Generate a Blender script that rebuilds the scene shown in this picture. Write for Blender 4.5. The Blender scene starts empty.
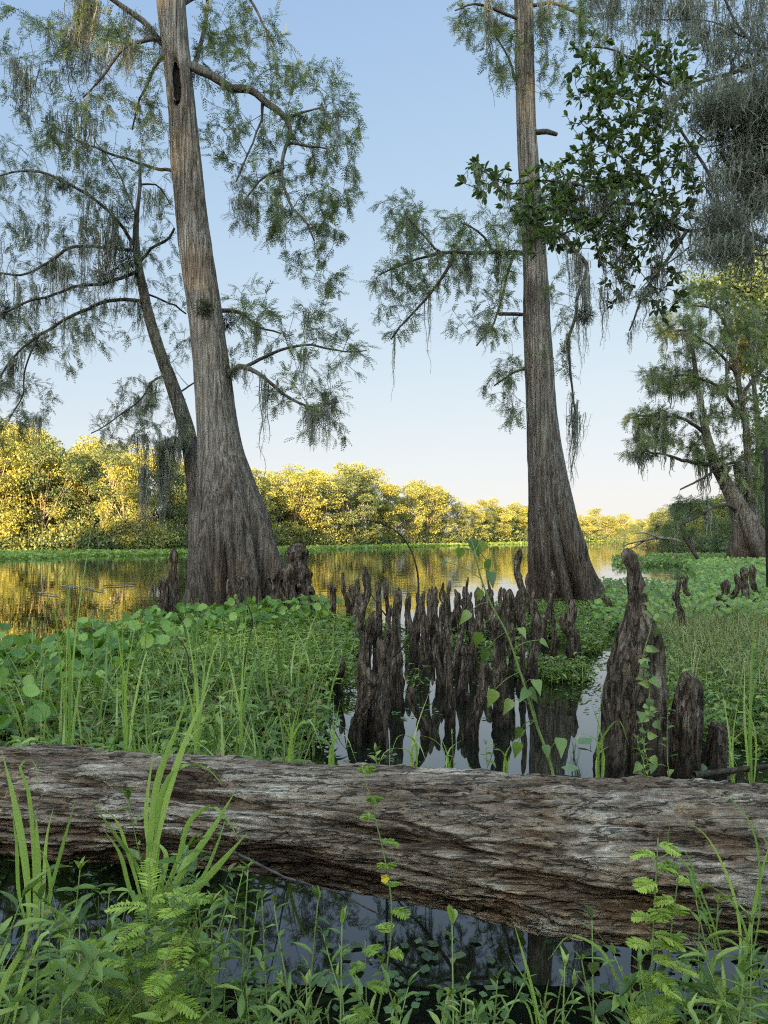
import bpy, math, random
import numpy as np
from mathutils import Vector

rng = np.random.default_rng(11)
random.seed(5)
SC = bpy.context.scene
COL = SC.collection
H = 1.25                      # eye height above the water, metres
F = 768.0                     # focal length in picture widths of one pixel
PITCH = math.atan(26 / 768)
CP, SP = math.cos(PITCH), math.sin(PITCH)
R = math.radians


def P(px, py, Y):
    """point seen at (px, py) that lies Y metres ahead"""
    dx, dz = (px - 384) / F, (512 - py) / F
    k = Y / (CP - dz * SP)
    return np.array([dx * k, Y, H + (SP + dz * CP) * k])


def G(px, py, z=0.0):
    """point of the level z seen at (px, py)"""
    dx, dz = (px - 384) / F, (512 - py) / F
    k = (z - H) / (SP + dz * CP)
    return np.array([dx * k, (CP - dz * SP) * k, z])


def pix(Y):
    return Y / F


# ------------------------------------------------------------ noise
def _hash(x, y, z, s):
    h = (x.astype(np.int64) * 374761393 + y.astype(np.int64) * 668265263 + z.astype(np.int64) * 2147483647 + s * 974634777) & 0xFFFFFFFF
    h = ((h ^ (h >> 13)) * 1274126177) & 0xFFFFFFFF
    h = ((h ^ (h >> 16)) * 2246822519) & 0xFFFFFFFF
    return ((h ^ (h >> 15)) & 0xFFFFFF) / float(0xFFFFFF)


def vnoise(p, s=0):
    p = np.asarray(p, float)
    i = np.floor(p).astype(np.int64)
    f = p - i
    f = f * f * f * (f * (f * 6 - 15) + 10)
    out = 0
    for a in (0, 1):
        for b in (0, 1):
            for c in (0, 1):
                w = (f[..., 0] if a else 1 - f[..., 0]) * (f[..., 1] if b else 1 - f[..., 1]) * (f[..., 2] if c else 1 - f[..., 2])
                out = out + w * _hash(i[..., 0] + a, i[..., 1] + b, i[..., 2] + c, s)
    return out * 2 - 1


def fbm(p, o=4, s=0, g=0.5):
    p = np.asarray(p, float)
    t, a, n = 0, 1.0, 0
    for k in range(o):
        t = t + a * vnoise(p * (2 ** k) + k * 17.3, s + k)
        n += a
        a *= g
    return t / n


def unit(v):
    v = np.asarray(v, float)
    return v / np.maximum(np.linalg.norm(v, axis=-1, keepdims=True), 1e-9)


def rdir(n, zlo=-1.0, zhi=1.0):
    z = rng.uniform(zlo, zhi, n)
    a = rng.uniform(0, 2 * np.pi, n)
    r = np.sqrt(np.maximum(0, 1 - z * z))
    return np.stack([r * np.cos(a), r * np.sin(a), z], -1)


# ------------------------------------------------------------ mesh builder
class MB:
    def __init__(self):
        self.v, self.t, self.q, self.tr, self.n = [], [], [], [], 0

    def add(self, v, quads=None, tris=None, tint=0.5):
        v = np.asarray(v, float).reshape(-1, 3)
        self.v.append(v)
        self.t.append(np.broadcast_to(np.asarray(tint, float), (len(v),)))
        if quads is not None and len(quads):
            self.q.append(np.asarray(quads, np.int64).reshape(-1, 4) + self.n)
        if tris is not None and len(tris):
            self.tr.append(np.asarray(tris, np.int64).reshape(-1, 3) + self.n)
        self.n += len(v)

    def grid(self, v, closed=True, tint=0.5):
        """v: (rings, sides, 3)"""
        a, b = v.shape[:2]
        i = np.arange(a - 1)[:, None]
        j = np.arange(b if closed else b - 1)[None, :]
        j2 = (j + 1) % b
        q = np.stack([i * b + j, i * b + j2, (i + 1) * b + j2, (i + 1) * b + j], -1).reshape(-1, 4)
        self.add(v.reshape(-1, 3), quads=q, tint=np.broadcast_to(np.asarray(tint, float), (a, b)).reshape(-1) if np.ndim(tint) else tint)

    def tube(self, pts, rad, seg=5, tint=0.5, lump=0.0, cap=True):
        pts = np.asarray(pts, float)
        rad = np.broadcast_to(np.asarray(rad, float), (len(pts),))
        X, Y = frames(pts)
        a = np.linspace(0, 2 * np.pi, seg, endpoint=False)
        r = rad[:, None] * np.ones(seg)[None]
        if lump:
            r = r * (1 + lump * rng.uniform(-1, 1, r.shape))
        v = pts[:, None] + r[..., None] * (np.cos(a)[None, :, None] * X[:, None] + np.sin(a)[None, :, None] * Y[:, None])
        self.grid(v, True, tint)
        if cap:
            n0 = self.n
            self.add([pts[-1] + unit(pts[-1] - pts[-2]) * rad[-1] * 0.7], tris=[], tint=tint)
            j = np.arange(seg)
            self.tr.append(np.stack([n0 - seg + j, n0 - seg + (j + 1) % seg, np.full(seg, n0)], -1))

    def build(self, name, mat, parent=None, loc=(0, 0, 0), smooth=True):
        v = np.concatenate(self.v) - np.asarray(loc, float)
        q = np.concatenate(self.q) if self.q else np.zeros((0, 4), np.int64)
        t = np.concatenate(self.tr) if self.tr else np.zeros((0, 3), np.int64)
        me = bpy.data.meshes.new(name)
        me.vertices.add(len(v))
        me.vertices.foreach_set("co", v.astype(np.float32).ravel())
        nl = len(q) * 4 + len(t) * 3
        me.loops.add(nl)
        me.loops.foreach_set("vertex_index", np.concatenate([q.ravel(), t.ravel()]).astype(np.int32))
        me.polygons.add(len(q) + len(t))
        st = np.concatenate([np.arange(len(q)) * 4, len(q) * 4 + np.arange(len(t)) * 3]).astype(np.int32)
        me.polygons.foreach_set("loop_start", st)
        me.polygons.foreach_set("use_smooth", np.full(len(q) + len(t), smooth, bool))
        at = me.attributes.new("tint", 'FLOAT', 'POINT')
        at.data.foreach_set("value", np.concatenate(self.t).astype(np.float32))
        me.update(calc_edges=True)
        me.validate()
        me.materials.append(mat)
        o = bpy.data.objects.new(name, me)
        COL.objects.link(o)
        if parent is not None:
            o.parent = parent
        else:
            o.location = loc
        return o


def frames(pts):
    T = unit(np.gradient(pts, axis=0))
    X = np.zeros_like(T)
    ref = np.array([1.0, 0, 0]) if abs(T[0][0]) < 0.8 else np.array([0, 1.0, 0])
    x = unit(ref - T[0] * np.dot(ref, T[0]))
    for i in range(len(T)):
        x = x - T[i] * np.dot(x, T[i])
        x = x / max(np.linalg.norm(x), 1e-9)
        X[i] = x
    return X, np.cross(T, X)


def thing(name, label, cat, loc=(0, 0, 0), group=None):
    o = bpy.data.objects.new(name, None)
    o.empty_display_size = 0.1
    COL.objects.link(o)
    o.location = loc
    return tag(o, label, cat, group)


def tag(o, label=None, cat=None, group=None, kind=None):
    if label:
        o["label"] = label
    if cat:
        o["category"] = cat
    if group:
        o["group"] = group
    if kind:
        o["kind"] = kind
    return o


def copy_tree(o, parent=None):
    c = o.copy()
    COL.objects.link(c)
    if parent is not None:
        c.parent = parent
    for ch in list(o.children):
        copy_tree(ch, c)
    return c


def spline(pts, n):
    """Catmull-Rom through pts (k, d), n samples, by chord length"""
    p = np.asarray(pts, float)
    if len(p) == 2:
        return p[0] + (p[1] - p[0]) * np.linspace(0, 1, n)[:, None]
    t = np.concatenate([[0], np.cumsum(np.linalg.norm(np.diff(p[:, :3], axis=0), axis=1))])
    m = np.gradient(p, t, axis=0)
    u = np.linspace(0, t[-1], n)
    k = np.clip(np.searchsorted(t, u, side='right') - 1, 0, len(t) - 2)
    h = (t[k + 1] - t[k])[:, None]
    s = ((u - t[k])[:, None]) / h
    return (2 * s**3 - 3 * s**2 + 1) * p[k] + (s**3 - 2 * s**2 + s) * h * m[k] + (-2 * s**3 + 3 * s**2) * p[k + 1] + (s**3 - s**2) * h * m[k + 1]


# ------------------------------------------------------------ leaves
def tmpl_diamond():
    return np.array([[0, 0, 0], [.42, -.5, .06], [1, 0, -.05], [.42, .5, .06]]), np.array([[0, 1, 2, 3]])


def tmpl_lance(curl=.25, prof=((0, .02), (.22, .42), (.5, .5), (.78, .3), (1, .01))):
    v, q = [], []
    for x, w in prof:
        z = -curl * x * x
        v += [[x, -w, z + .16 * w], [x, 0, z], [x, w, z + .16 * w]]
    for i in range(len(prof) - 1):
        for j in (0, 1):
            a = i * 3 + j
            q.append([a, a + 1, a + 4, a + 3])
    return np.array(v, float), np.array(q)


def tmpl_oval():
    return tmpl_lance(.12, ((0, .03), (.3, .33), (.62, .5), (.86, .36), (1, .04)))


def tmpl_heart():
    return tmpl_lance(.3, ((0, .2), (.05, .4), (.18, .5), (.42, .42), (.72, .19), (1, .01)))


def tmpl_round(k=9):
    a = np.linspace(0, 2 * np.pi, k, endpoint=False)
    rim = np.stack([.5 + .5 * np.cos(a), .5 * np.sin(a), .07 + .05 * np.cos(3 * a)], -1)
    v = np.concatenate([[[.5, 0, -.02]], rim])
    # quads around the centre, in pairs
    t = [[0, 1 + i, 1 + (i + 1) % k] for i in range(k)]
    return v, np.array(t)


def tmpl_spray(n=9, seed=1, ll=.33, lw=.055):
    """a feathery cypress spray along +x"""
    r = np.random.default_rng(seed)
    dv, dq = tmpl_diamond()
    V, Q = [], []
    c = 0
    for i in range(n):
        for s in (-1, 1):
            x = .08 + .92 * (i + .25 * (s > 0)) / n
            ang = s * R(r.uniform(32, 62))
            L = ll * r.uniform(.7, 1.15) * (1 - .45 * x)
            d = dv * np.array([L, lw, .12 * L])
            rx = d[:, 0] * math.cos(ang) - d[:, 1] * math.sin(ang)
            ry = d[:, 0] * math.sin(ang) + d[:, 1] * math.cos(ang)
            z = d[:, 2] - .22 * x * x - .5 * rx * rx + r.uniform(-.05, .05)
            V.append(np.stack([x + rx, ry, z], -1))
            Q.append(dq + c)
            c += 4
    V.append(np.array([[0, -.012, 0], [1.02, -.004, -.23], [1.02, .004, -.23], [0, .012, 0]]))
    Q.append(np.array([[0, 1, 2, 3]]) + c)
    return np.concatenate(V), np.concatenate(Q)


def stamp(mb, tm, pos, X, up, L, W=None, tint=0.5):
    tv, tf = tm
    pos = np.asarray(pos, float).reshape(-1, 3)
    n = len(pos)
    if n == 0:
        return
    X = unit(np.broadcast_to(X, (n, 3)))
    up = np.broadcast_to(up, (n, 3))
    Y = np.cross(up, X)
    bad = np.linalg.norm(Y, axis=1) < 1e-3
    if bad.any():
        Y = np.where(bad[:, None], np.cross(np.array([.3, .9, .1]), X), Y)
    Y = unit(Y)
    Z = np.cross(X, Y)
    L = np.broadcast_to(np.asarray(L, float), (n,))[:, None, None]
    W = L if W is None else np.broadcast_to(np.asarray(W, float), (n,))[:, None, None]
    v = pos[:, None] + X[:, None] * tv[None, :, 0:1] * L + Y[:, None] * tv[None, :, 1:2] * W + Z[:, None] * tv[None, :, 2:3] * L
    f = (tf[None] + (np.arange(n) * len(tv))[:, None, None]).reshape(-1, tf.shape[1])
    t = np.repeat(np.broadcast_to(np.asarray(tint, float), (n,)), len(tv))
    if tf.shape[1] == 4:
        mb.add(v, quads=f, tint=t)
    else:
        mb.add(v, tris=f, tint=t)


def blade_paths(base, head, lean, bend, L, seg=7):
    """centre lines (n, seg+1, 3) of blades that lean and then arch over"""
    base = np.asarray(base, float)
    n = len(base)
    s = np.linspace(0, 1, seg + 1)[None]
    th = np.asarray(lean)[:, None] + np.asarray(bend)[:, None] * s ** 1.7
    d = np.asarray(L)[:, None] / seg
    ds = np.sin(th) * d
    dz = np.cos(th) * d
    r = np.concatenate([np.zeros((n, 1)), np.cumsum(ds[:, :-1], 1)], 1)
    z = np.concatenate([np.zeros((n, 1)), np.cumsum(dz[:, :-1], 1)], 1)
    hx, hy = np.cos(head)[:, None], np.sin(head)[:, None]
    return np.stack([base[:, 0:1] + r * hx, base[:, 1:2] + r * hy, base[:, 2:3] + z], -1)


def blades(mb, base, head, lean, bend, L, W, tint=.5, seg=7, stem=False):
    c = blade_paths(base, head, lean, bend, L, seg)
    n = len(c)
    a = np.asarray(head) + np.pi / 2 + rng.normal(0, .35, n)
    side = np.stack([np.cos(a), np.sin(a), np.zeros(n)], -1)
    s = np.linspace(0, 1, seg + 1)
    prof = (1 - .5 * s) if stem else np.minimum(.55 + 1.5 * s, 1) * np.clip((1.02 - s) * 1.9, 0, 1)
    w = np.asarray(W)[:, None] * prof[None] * .5
    tang = unit(np.gradient(c, axis=1))
    nrm = unit(np.cross(np.broadcast_to(side[:, None], tang.shape), tang))
    lo = c - side[:, None] * w[..., None] + nrm * (w * .35)[..., None]
    hi = c + side[:, None] * w[..., None] + nrm * (w * .35)[..., None]
    v = np.stack([lo, c, hi], 2)          # n, seg+1, 3, 3
    k = (seg + 1) * 3
    q = []
    for i in range(seg):
        for j in (0, 1):
            b = i * 3 + j
            q.append([b, b + 1, b + 4, b + 3])
    q = np.array(q)
    f = (q[None] + (np.arange(n) * k)[:, None, None]).reshape(-1, 4)
    mb.add(v.reshape(-1, 3), quads=f, tint=np.repeat(np.broadcast_to(tint, (n,)), k))
    return c


# ------------------------------------------------------------ materials
def new_mat(name):
    m = bpy.data.materials.new(name)
    m.use_nodes = True
    nt = m.node_tree
    nt.nodes.clear()
    return m, nt, nt.nodes, nt.links


def N(nt, t, **kw):
    n = nt.nodes.new(t)
    for k, v in kw.items():
        if k in n.inputs:
            n.inputs[k].default_value = v
        else:
            setattr(n, k, v)
    return n


def ramp(nt, stops, fac=None):
    n = nt.nodes.new('ShaderNodeValToRGB')
    el = n.color_ramp.elements
    while len(el) < len(stops):
        el.new(.5)
    for e, (p, c) in zip(el, stops):
        e.position = p
        e.color = (*c, 1) if len(c) == 3 else c
    if fac is not None:
        nt.links.new(fac, n.inputs[0])
    return n


def leaf_mat(name, stops, trans=.35, rough=.5, spec=.35, tcol=None, wear=.25):
    m, nt, nd, lk = new_mat(name)
    out = N(nt, 'ShaderNodeOutputMaterial')
    at = N(nt, 'ShaderNodeAttribute', attribute_name='tint')
    tc = N(nt, 'ShaderNodeTexCoord')
    no = N(nt, 'ShaderNodeTexNoise', Scale=9.0, Detail=3.0)
    lk.new(tc.outputs['Object'], no.inputs['Vector'])
    ma = N(nt, 'ShaderNodeMath', operation='MULTIPLY_ADD')
    lk.new(no.outputs['Fac'], ma.inputs[0])
    ma.inputs[1].default_value = wear
    sb = N(nt, 'ShaderNodeMath', operation='SUBTRACT')
    lk.new(at.outputs['Fac'], sb.inputs[0])
    sb.inputs[1].default_value = wear * .5
    lk.new(sb.outputs[0], ma.inputs[2])
    cr = ramp(nt, stops, ma.outputs[0])
    pb = N(nt, 'ShaderNodeBsdfPrincipled', Roughness=rough)
    pb.inputs['Specular IOR Level'].default_value = spec
    lk.new(cr.outputs[0], pb.inputs['Base Color'])
    tr = N(nt, 'ShaderNodeBsdfTranslucent')
    mx = N(nt, 'ShaderNodeMix', data_type='RGBA', blend_type='MULTIPLY')
    mx.inputs[0].default_value = 1
    lk.new(cr.outputs[0], mx.inputs[6])
    mx.inputs[7].default_value = (*(tcol or (1.5, 1.5, .7)), 1)
    lk.new(mx.outputs[2], tr.inputs['Color'])
    ms = N(nt, 'ShaderNodeMixShader')
    ms.inputs[0].default_value = trans
    lk.new(pb.outputs[0], ms.inputs[1])
    lk.new(tr.outputs[0], ms.inputs[2])
    lk.new(ms.outputs[0], out.inputs['Surface'])
    return m


def bark_mat(name, stops, scale=(14, 14, 1.6), rough=.9, bump=.6, dist=.02, blotch=1.2, stain=None, fine=40, blotch_cols=None, spec=.2, layer=False, crack=(.55, .035, .35)):
    """fibrous bark or wood: noise drawn out along one axis, blotches, an optional water stain below a height"""
    m, nt, nd, lk = new_mat(name)
    out = N(nt, 'ShaderNodeOutputMaterial')
    tc = N(nt, 'ShaderNodeTexCoord')
    mp = N(nt, 'ShaderNodeMapping')
    mp.inputs['Scale'].default_value = scale
    lk.new(tc.outputs['Object'], mp.inputs['Vector'])
    n1 = N(nt, 'ShaderNodeTexNoise', Scale=1.0, Detail=8.0, Roughness=.65)
    n1.inputs['Distortion'].default_value = .35
    lk.new(mp.outputs[0], n1.inputs['Vector'])
    n2 = N(nt, 'ShaderNodeTexNoise', Scale=blotch, Detail=5.0, Roughness=.6)
    lk.new(tc.outputs['Object'], n2.inputs['Vector'])
    n3 = N(nt, 'ShaderNodeTexNoise', Scale=fine, Detail=4.0, Roughness=.7)
    lk.new(tc.outputs['Object'], n3.inputs['Vector'])
    cr = ramp(nt, stops, n1.outputs['Fac'])
    bc = blotch_cols or ((.55, .5, .47), (1.15, 1.15, 1.15))
    c2 = ramp(nt, [(.33, bc[0]), (.66, bc[1])], n2.outputs['Fac'])
    mx = N(nt, 'ShaderNodeMix', data_type='RGBA', blend_type='MULTIPLY')
    mx.inputs[0].default_value = 1
    lk.new(cr.outputs[0], mx.inputs[6])
    lk.new(c2.outputs[0], mx.inputs[7])
    c3 = ramp(nt, [(.3, (.72, .72, .72)), (.7, (1.2, 1.2, 1.2))], n3.outputs['Fac'])
    mx2 = N(nt, 'ShaderNodeMix', data_type='RGBA', blend_type='MULTIPLY')
    mx2.inputs[0].default_value = 1
    lk.new(mx.outputs[2], mx2.inputs[6])
    lk.new(c3.outputs[0], mx2.inputs[7])
    col = mx2.outputs[2]
    # thin open cracks running with the grain
    mpc = N(nt, 'ShaderNodeMapping')
    mpc.inputs['Scale'].default_value = tuple(v * crack[0] for v in scale)
    mpc.inputs['Location'].default_value = (3.7, 1.9, 5.3)
    lk.new(tc.outputs['Object'], mpc.inputs['Vector'])
    nc = N(nt, 'ShaderNodeTexNoise', Scale=1.0, Detail=4.0, Roughness=.55)
    nc.inputs['Distortion'].default_value = .1
    lk.new(mpc.outputs[0], nc.inputs['Vector'])
    s5 = N(nt, 'ShaderNodeMath', operation='SUBTRACT')
    lk.new(nc.outputs['Fac'], s5.inputs[0])
    s5.inputs[1].default_value = .5
    ab = N(nt, 'ShaderNodeMath', operation='ABSOLUTE')
    lk.new(s5.outputs[0], ab.inputs[0])
    cw = N(nt, 'ShaderNodeMapRange', interpolation_type='SMOOTHSTEP')
    lk.new(ab.outputs[0], cw.inputs[0])
    cw.inputs[1].default_value = .004
    cw.inputs[2].default_value = crack[1]
    ck = ramp(nt, [(0, (crack[2],) * 3), (1, (1, 1, 1))], cw.outputs[0])
    mxc = N(nt, 'ShaderNodeMix', data_type='RGBA', blend_type='MULTIPLY')
    mxc.inputs[0].default_value = 1
    lk.new(col, mxc.inputs[6])
    lk.new(ck.outputs[0], mxc.inputs[7])
    col = mxc.outputs[2]
    pb = N(nt, 'ShaderNodeBsdfPrincipled', Roughness=rough)
    pb.inputs['Specular IOR Level'].default_value = spec
    if layer:       # paler where the surface stands proud, darker and browner where it lies low, ochre crumbly rot in places
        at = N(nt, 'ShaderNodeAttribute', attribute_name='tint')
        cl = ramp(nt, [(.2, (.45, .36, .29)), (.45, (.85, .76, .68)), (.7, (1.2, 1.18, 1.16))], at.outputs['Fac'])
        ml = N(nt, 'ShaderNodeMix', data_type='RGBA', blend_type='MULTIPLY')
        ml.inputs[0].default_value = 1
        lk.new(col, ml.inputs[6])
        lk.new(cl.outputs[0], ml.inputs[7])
        n5 = N(nt, 'ShaderNodeTexNoise', Scale=2.1, Detail=6.0, Roughness=.7)
        lk.new(tc.outputs['Object'], n5.inputs['Vector'])
        c5 = ramp(nt, [(.56, (0, 0, 0)), (.66, (.6, .6, .6))], n5.outputs['Fac'])
        m5 = N(nt, 'ShaderNodeMix', data_type='RGBA', blend_type='MULTIPLY')
        lk.new(c5.outputs[0], m5.inputs[0])
        lk.new(ml.outputs[2], m5.inputs[6])
        m5.inputs[7].default_value = (.95, .72, .42, 1)
        col = m5.outputs[2]
        mp6 = N(nt, 'ShaderNodeMapping')
        mp6.inputs['Scale'].default_value = (5, 110, 110)
        lk.new(tc.outputs['Object'], mp6.inputs['Vector'])
        n6 = N(nt, 'ShaderNodeTexNoise', Scale=1.0, Detail=5.0, Roughness=.6)
        lk.new(mp6.outputs[0], n6.inputs['Vector'])
        c6 = ramp(nt, [(.36, (.5, .46, .42)), (.5, (1, 1, 1)), (.68, (1.25, 1.25, 1.25))], n6.outputs['Fac'])
        m6 = N(nt, 'ShaderNodeMix', data_type='RGBA', blend_type='MULTIPLY')
        m6.inputs[0].default_value = 1
        lk.new(col, m6.inputs[6])
        lk.new(c6.outputs[0], m6.inputs[7])
        col = m6.outputs[2]
    if stain:
        z0, z1, scol = stain
        ge = N(nt, 'ShaderNodeNewGeometry')
        sx = N(nt, 'ShaderNodeSeparateXYZ')
        lk.new(ge.outputs['Position'], sx.inputs[0])
        ad = N(nt, 'ShaderNodeMath', operation='MULTIPLY_ADD')
        lk.new(n2.outputs['Fac'], ad.inputs[0])
        ad.inputs[1].default_value = -(z1 - z0) * 1.4
        lk.new(sx.outputs[2], ad.inputs[2])
        mr = N(nt, 'ShaderNodeMapRange')
        lk.new(ad.outputs[0], mr.inputs[0])
        mr.inputs[1].default_value = z0 - (z1 - z0) * .7
        mr.inputs[2].default_value = z1 - (z1 - z0) * .7
        m3 = N(nt, 'ShaderNodeMix', data_type='RGBA', blend_type='MULTIPLY')
        sub = N(nt, 'ShaderNodeMath', operation='SUBTRACT')
        sub.inputs[0].default_value = 1
        lk.new(mr.outputs[0], sub.inputs[1])
        lk.new(sub.outputs[0], m3.inputs[0])
        lk.new(col, m3.inputs[6])
        m3.inputs[7].default_value = (*scol, 1)
        col = m3.outputs[2]
    lk.new(col, pb.inputs['Base Color'])
    hs = N(nt, 'ShaderNodeMath', operation='MULTIPLY_ADD')
    lk.new(n3.outputs['Fac'], hs.inputs[0])
    hs.inputs[1].default_value = .35
    lk.new(n1.outputs['Fac'], hs.inputs[2])
    hc = N(nt, 'ShaderNodeMath', operation='MULTIPLY_ADD')
    lk.new(cw.outputs[0], hc.inputs[0])
    hc.inputs[1].default_value = .35
    lk.new(hs.outputs[0], hc.inputs[2])
    bp = N(nt, 'ShaderNodeBump', Strength=bump, Distance=dist)
    lk.new(hc.outputs[0], bp.inputs['Height'])
    lk.new(bp.outputs[0], pb.inputs['Normal'])
    lk.new(pb.outputs[0], out.inputs['Surface'])
    return m


M = {}
M['hollow_shade'] = bark_mat('hollow_shade_paint', [(.3, (.008, .006, .005)), (.7, (.035, .026, .02))], (20, 20, 3), bump=.8)  # near black: depth shade of the trunk hollow, put into colour
M['cypress_bark'] = bark_mat('cypress_bark', [(.34, (.085, .07, .057)), (.48, (.205, .172, .146)), (.62, (.37, .327, .29))], (27, 27, 1.1), bump=.9, dist=.025, crack=(.8, .03, .62), stain=(.2, 3.0, (.36, .31, .28)))
M['dark_bark'] = bark_mat('dark_bark', [(.3, (.07, .06, .052)), (.6, (.18, .16, .14)), (.8, (.28, .25, .22))], (20, 20, 3), bump=.7)
M['branch'] = bark_mat('branch_bark', [(.3, (.05, .043, .037)), (.7, (.14, .12, .105))], (25, 25, 25), bump=.5)
M['knee'] = bark_mat('knee_bark', [(.32, (.024, .017, .012)), (.5, (.108, .079, .058)), (.68, (.28, .222, .175))], (26, 26, 5), bump=1.0, dist=.03, blotch=6, stain=(.02, .28, (.22, .2, .18)))
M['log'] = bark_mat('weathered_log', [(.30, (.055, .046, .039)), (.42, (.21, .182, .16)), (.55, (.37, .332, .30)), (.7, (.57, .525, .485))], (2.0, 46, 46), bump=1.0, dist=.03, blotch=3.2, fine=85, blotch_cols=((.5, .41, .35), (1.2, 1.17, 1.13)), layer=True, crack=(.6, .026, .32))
M['far_trunk'] = bark_mat('pale_far_bark', [(.3, (.16, .13, .1)), (.7, (.4, .34, .26))], (6, 6, .8), bump=.4)
M['twig'] = bark_mat('dead_twig_bark', [(.3, (.03, .024, .02)), (.7, (.09, .075, .06))], (40, 40, 40), bump=.4)
M['pale_twig'] = bark_mat('pale_twig_bark', [(.3, (.16, .14, .12)), (.7, (.36, .33, .29))], (40, 40, 40), bump=.4)
M['post'] = bark_mat('dark_post_wood', [(.3, (.02, .018, .014)), (.7, (.06, .05, .04))], (30, 30, 3), bump=.5)

M['cypress_leaf'] = leaf_mat('cypress_needles', [(.1, (.06, .082, .04)), (.5, (.13, .16, .07)), (.95, (.235, .255, .1))], .4, tcol=(1.35, 1.4, .85))
M['grey_leaf'] = leaf_mat('cypress_needles_greyed', [(.1, (.07, .085, .055)), (.5, (.135, .153, .09)), (.95, (.22, .235, .125))], .35, tcol=(1.3, 1.4, .9))
M['broad_leaf'] = leaf_mat('broad_leaves', [(.1, (.055, .082, .035)), (.6, (.105, .145, .06)), (.95, (.18, .215, .08))], .34, rough=.45, spec=.4)
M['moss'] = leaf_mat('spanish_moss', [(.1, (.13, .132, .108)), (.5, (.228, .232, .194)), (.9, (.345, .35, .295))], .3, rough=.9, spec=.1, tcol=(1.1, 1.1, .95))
M['dark_moss'] = leaf_mat('dark_moss_clump', [(.1, (.03, .033, .022)), (.9, (.10, .11, .06))], .2, rough=.9, spec=.1)  # dark tone of the air plants themselves
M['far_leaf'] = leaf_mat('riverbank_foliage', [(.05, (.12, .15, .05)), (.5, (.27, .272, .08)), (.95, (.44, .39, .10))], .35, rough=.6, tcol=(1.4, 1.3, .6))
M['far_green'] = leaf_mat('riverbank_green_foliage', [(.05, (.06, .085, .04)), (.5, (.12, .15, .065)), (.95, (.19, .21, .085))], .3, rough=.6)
M['mat_leaf'] = leaf_mat('shore_mat', [(.05, (.09, .15, .04)), (.5, (.16, .24, .06)), (.95, (.24, .31, .08))], .35, rough=.6)
M['weed'] = leaf_mat('marsh_weed_leaves', [(.0, (.26, .19, .08)), (.05, (.045, .085, .018)), (.5, (.125, .19, .04)), (.95, (.29, .345, .085))], .35, rough=.4, spec=.45)
M['grass'] = leaf_mat('marsh_grass_blades', [(.0, (.26, .19, .08)), (.05, (.08, .135, .035)), (.5, (.16, .23, .06)), (.95, (.29, .34, .11))], .38, rough=.45, spec=.4)
M['bright_grass'] = leaf_mat('fresh_grass_blades', [(.0, (.26, .19, .08)), (.05, (.10, .18, .035)), (.5, (.19, .29, .06)), (.95, (.33, .41, .11))], .4, rough=.42, spec=.4)
M['sedge'] = leaf_mat('dry_sedge', [(.0, (.26, .19, .08)), (.05, (.12, .14, .06)), (.5, (.22, .23, .10)), (.95, (.36, .33, .17))], .35, rough=.6)
M['round_leaf'] = leaf_mat('pennywort_leaves', [(.0, (.26, .19, .08)), (.05, (.045, .105, .015)), (.5, (.11, .20, .03)), (.95, (.21, .31, .06))], .3, rough=.42, spec=.4)
M['hyacinth'] = leaf_mat('hyacinth_leaves', [(.0, (.26, .19, .08)), (.05, (.065, .13, .015)), (.5, (.125, .215, .028)), (.95, (.22, .30, .055))], .3, rough=.3, spec=.55)
M['fern'] = leaf_mat('feathery_leaves', [(.05, (.11, .17, .03)), (.5, (.24, .32, .05)), (.95, (.44, .5, .11))], .4, rough=.5)
M['pad'] = leaf_mat('round_pads', [(.0, (.24, .19, .08)), (.05, (.06, .10, .045)), (.5, (.11, .165, .075)), (.95, (.17, .23, .11))], .25, rough=.4)
M['stem'] = leaf_mat('green_stems', [(.05, (.09, .13, .035)), (.5, (.16, .21, .06)), (.95, (.25, .27, .10))], .15, rough=.5)
M['petal'] = leaf_mat('yellow_petals', [(.05, (.55, .36, .02)), (.95, (.8, .6, .06))], .3)
M['orange_leaf'] = leaf_mat('sunlit_orange_leaves', [(.05, (.24, .16, .03)), (.95, (.42, .30, .05))], .4)  # orange sunlight on the leaves, painted as leaf colour
SKY_STRENGTH = 0.078
SUN = 5.0
SKY_B = 2.5
HAZE = 0
HAZE_Z0 = -2.0
DENOISE = False
SKY_FILL = (3.7, 3.0, 2.05)
EXPOSURE = 2.45
# ------------------------------------------------------------ camera, light, sky
cam = bpy.data.cameras.new("camera")
cam.sensor_fit = 'VERTICAL'
cam.sensor_height = 36
cam.sensor_width = 27
cam.lens = 27
cam.clip_start = .05
cam.clip_end = 5000
co = bpy.data.objects.new("camera", cam)
COL.objects.link(co)
co.location = (0, 0, H)
co.rotation_euler = (math.pi / 2 + PITCH, 0, 0)
SC.camera = co

SUN_EL, SUN_AZ = R(10), R(20)      # low, behind the viewer and a little to the left
w = bpy.data.worlds.new("World")
SC.world = w
w.use_nodes = True
nt = w.node_tree
nt.nodes.clear()
sky = N(nt, 'ShaderNodeTexSky')
sky.sky_type = 'NISHITA'
sky.sun_disc = False
sky.sun_elevation = SUN_EL
sky.sun_rotation = math.pi + SUN_AZ
sky.altitude = 0
sky.air_density = 1.0
sky.dust_density = .5
sky.ozone_density = 2.0
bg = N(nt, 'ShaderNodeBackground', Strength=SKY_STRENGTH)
wo = N(nt, 'ShaderNodeOutputWorld')
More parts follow.
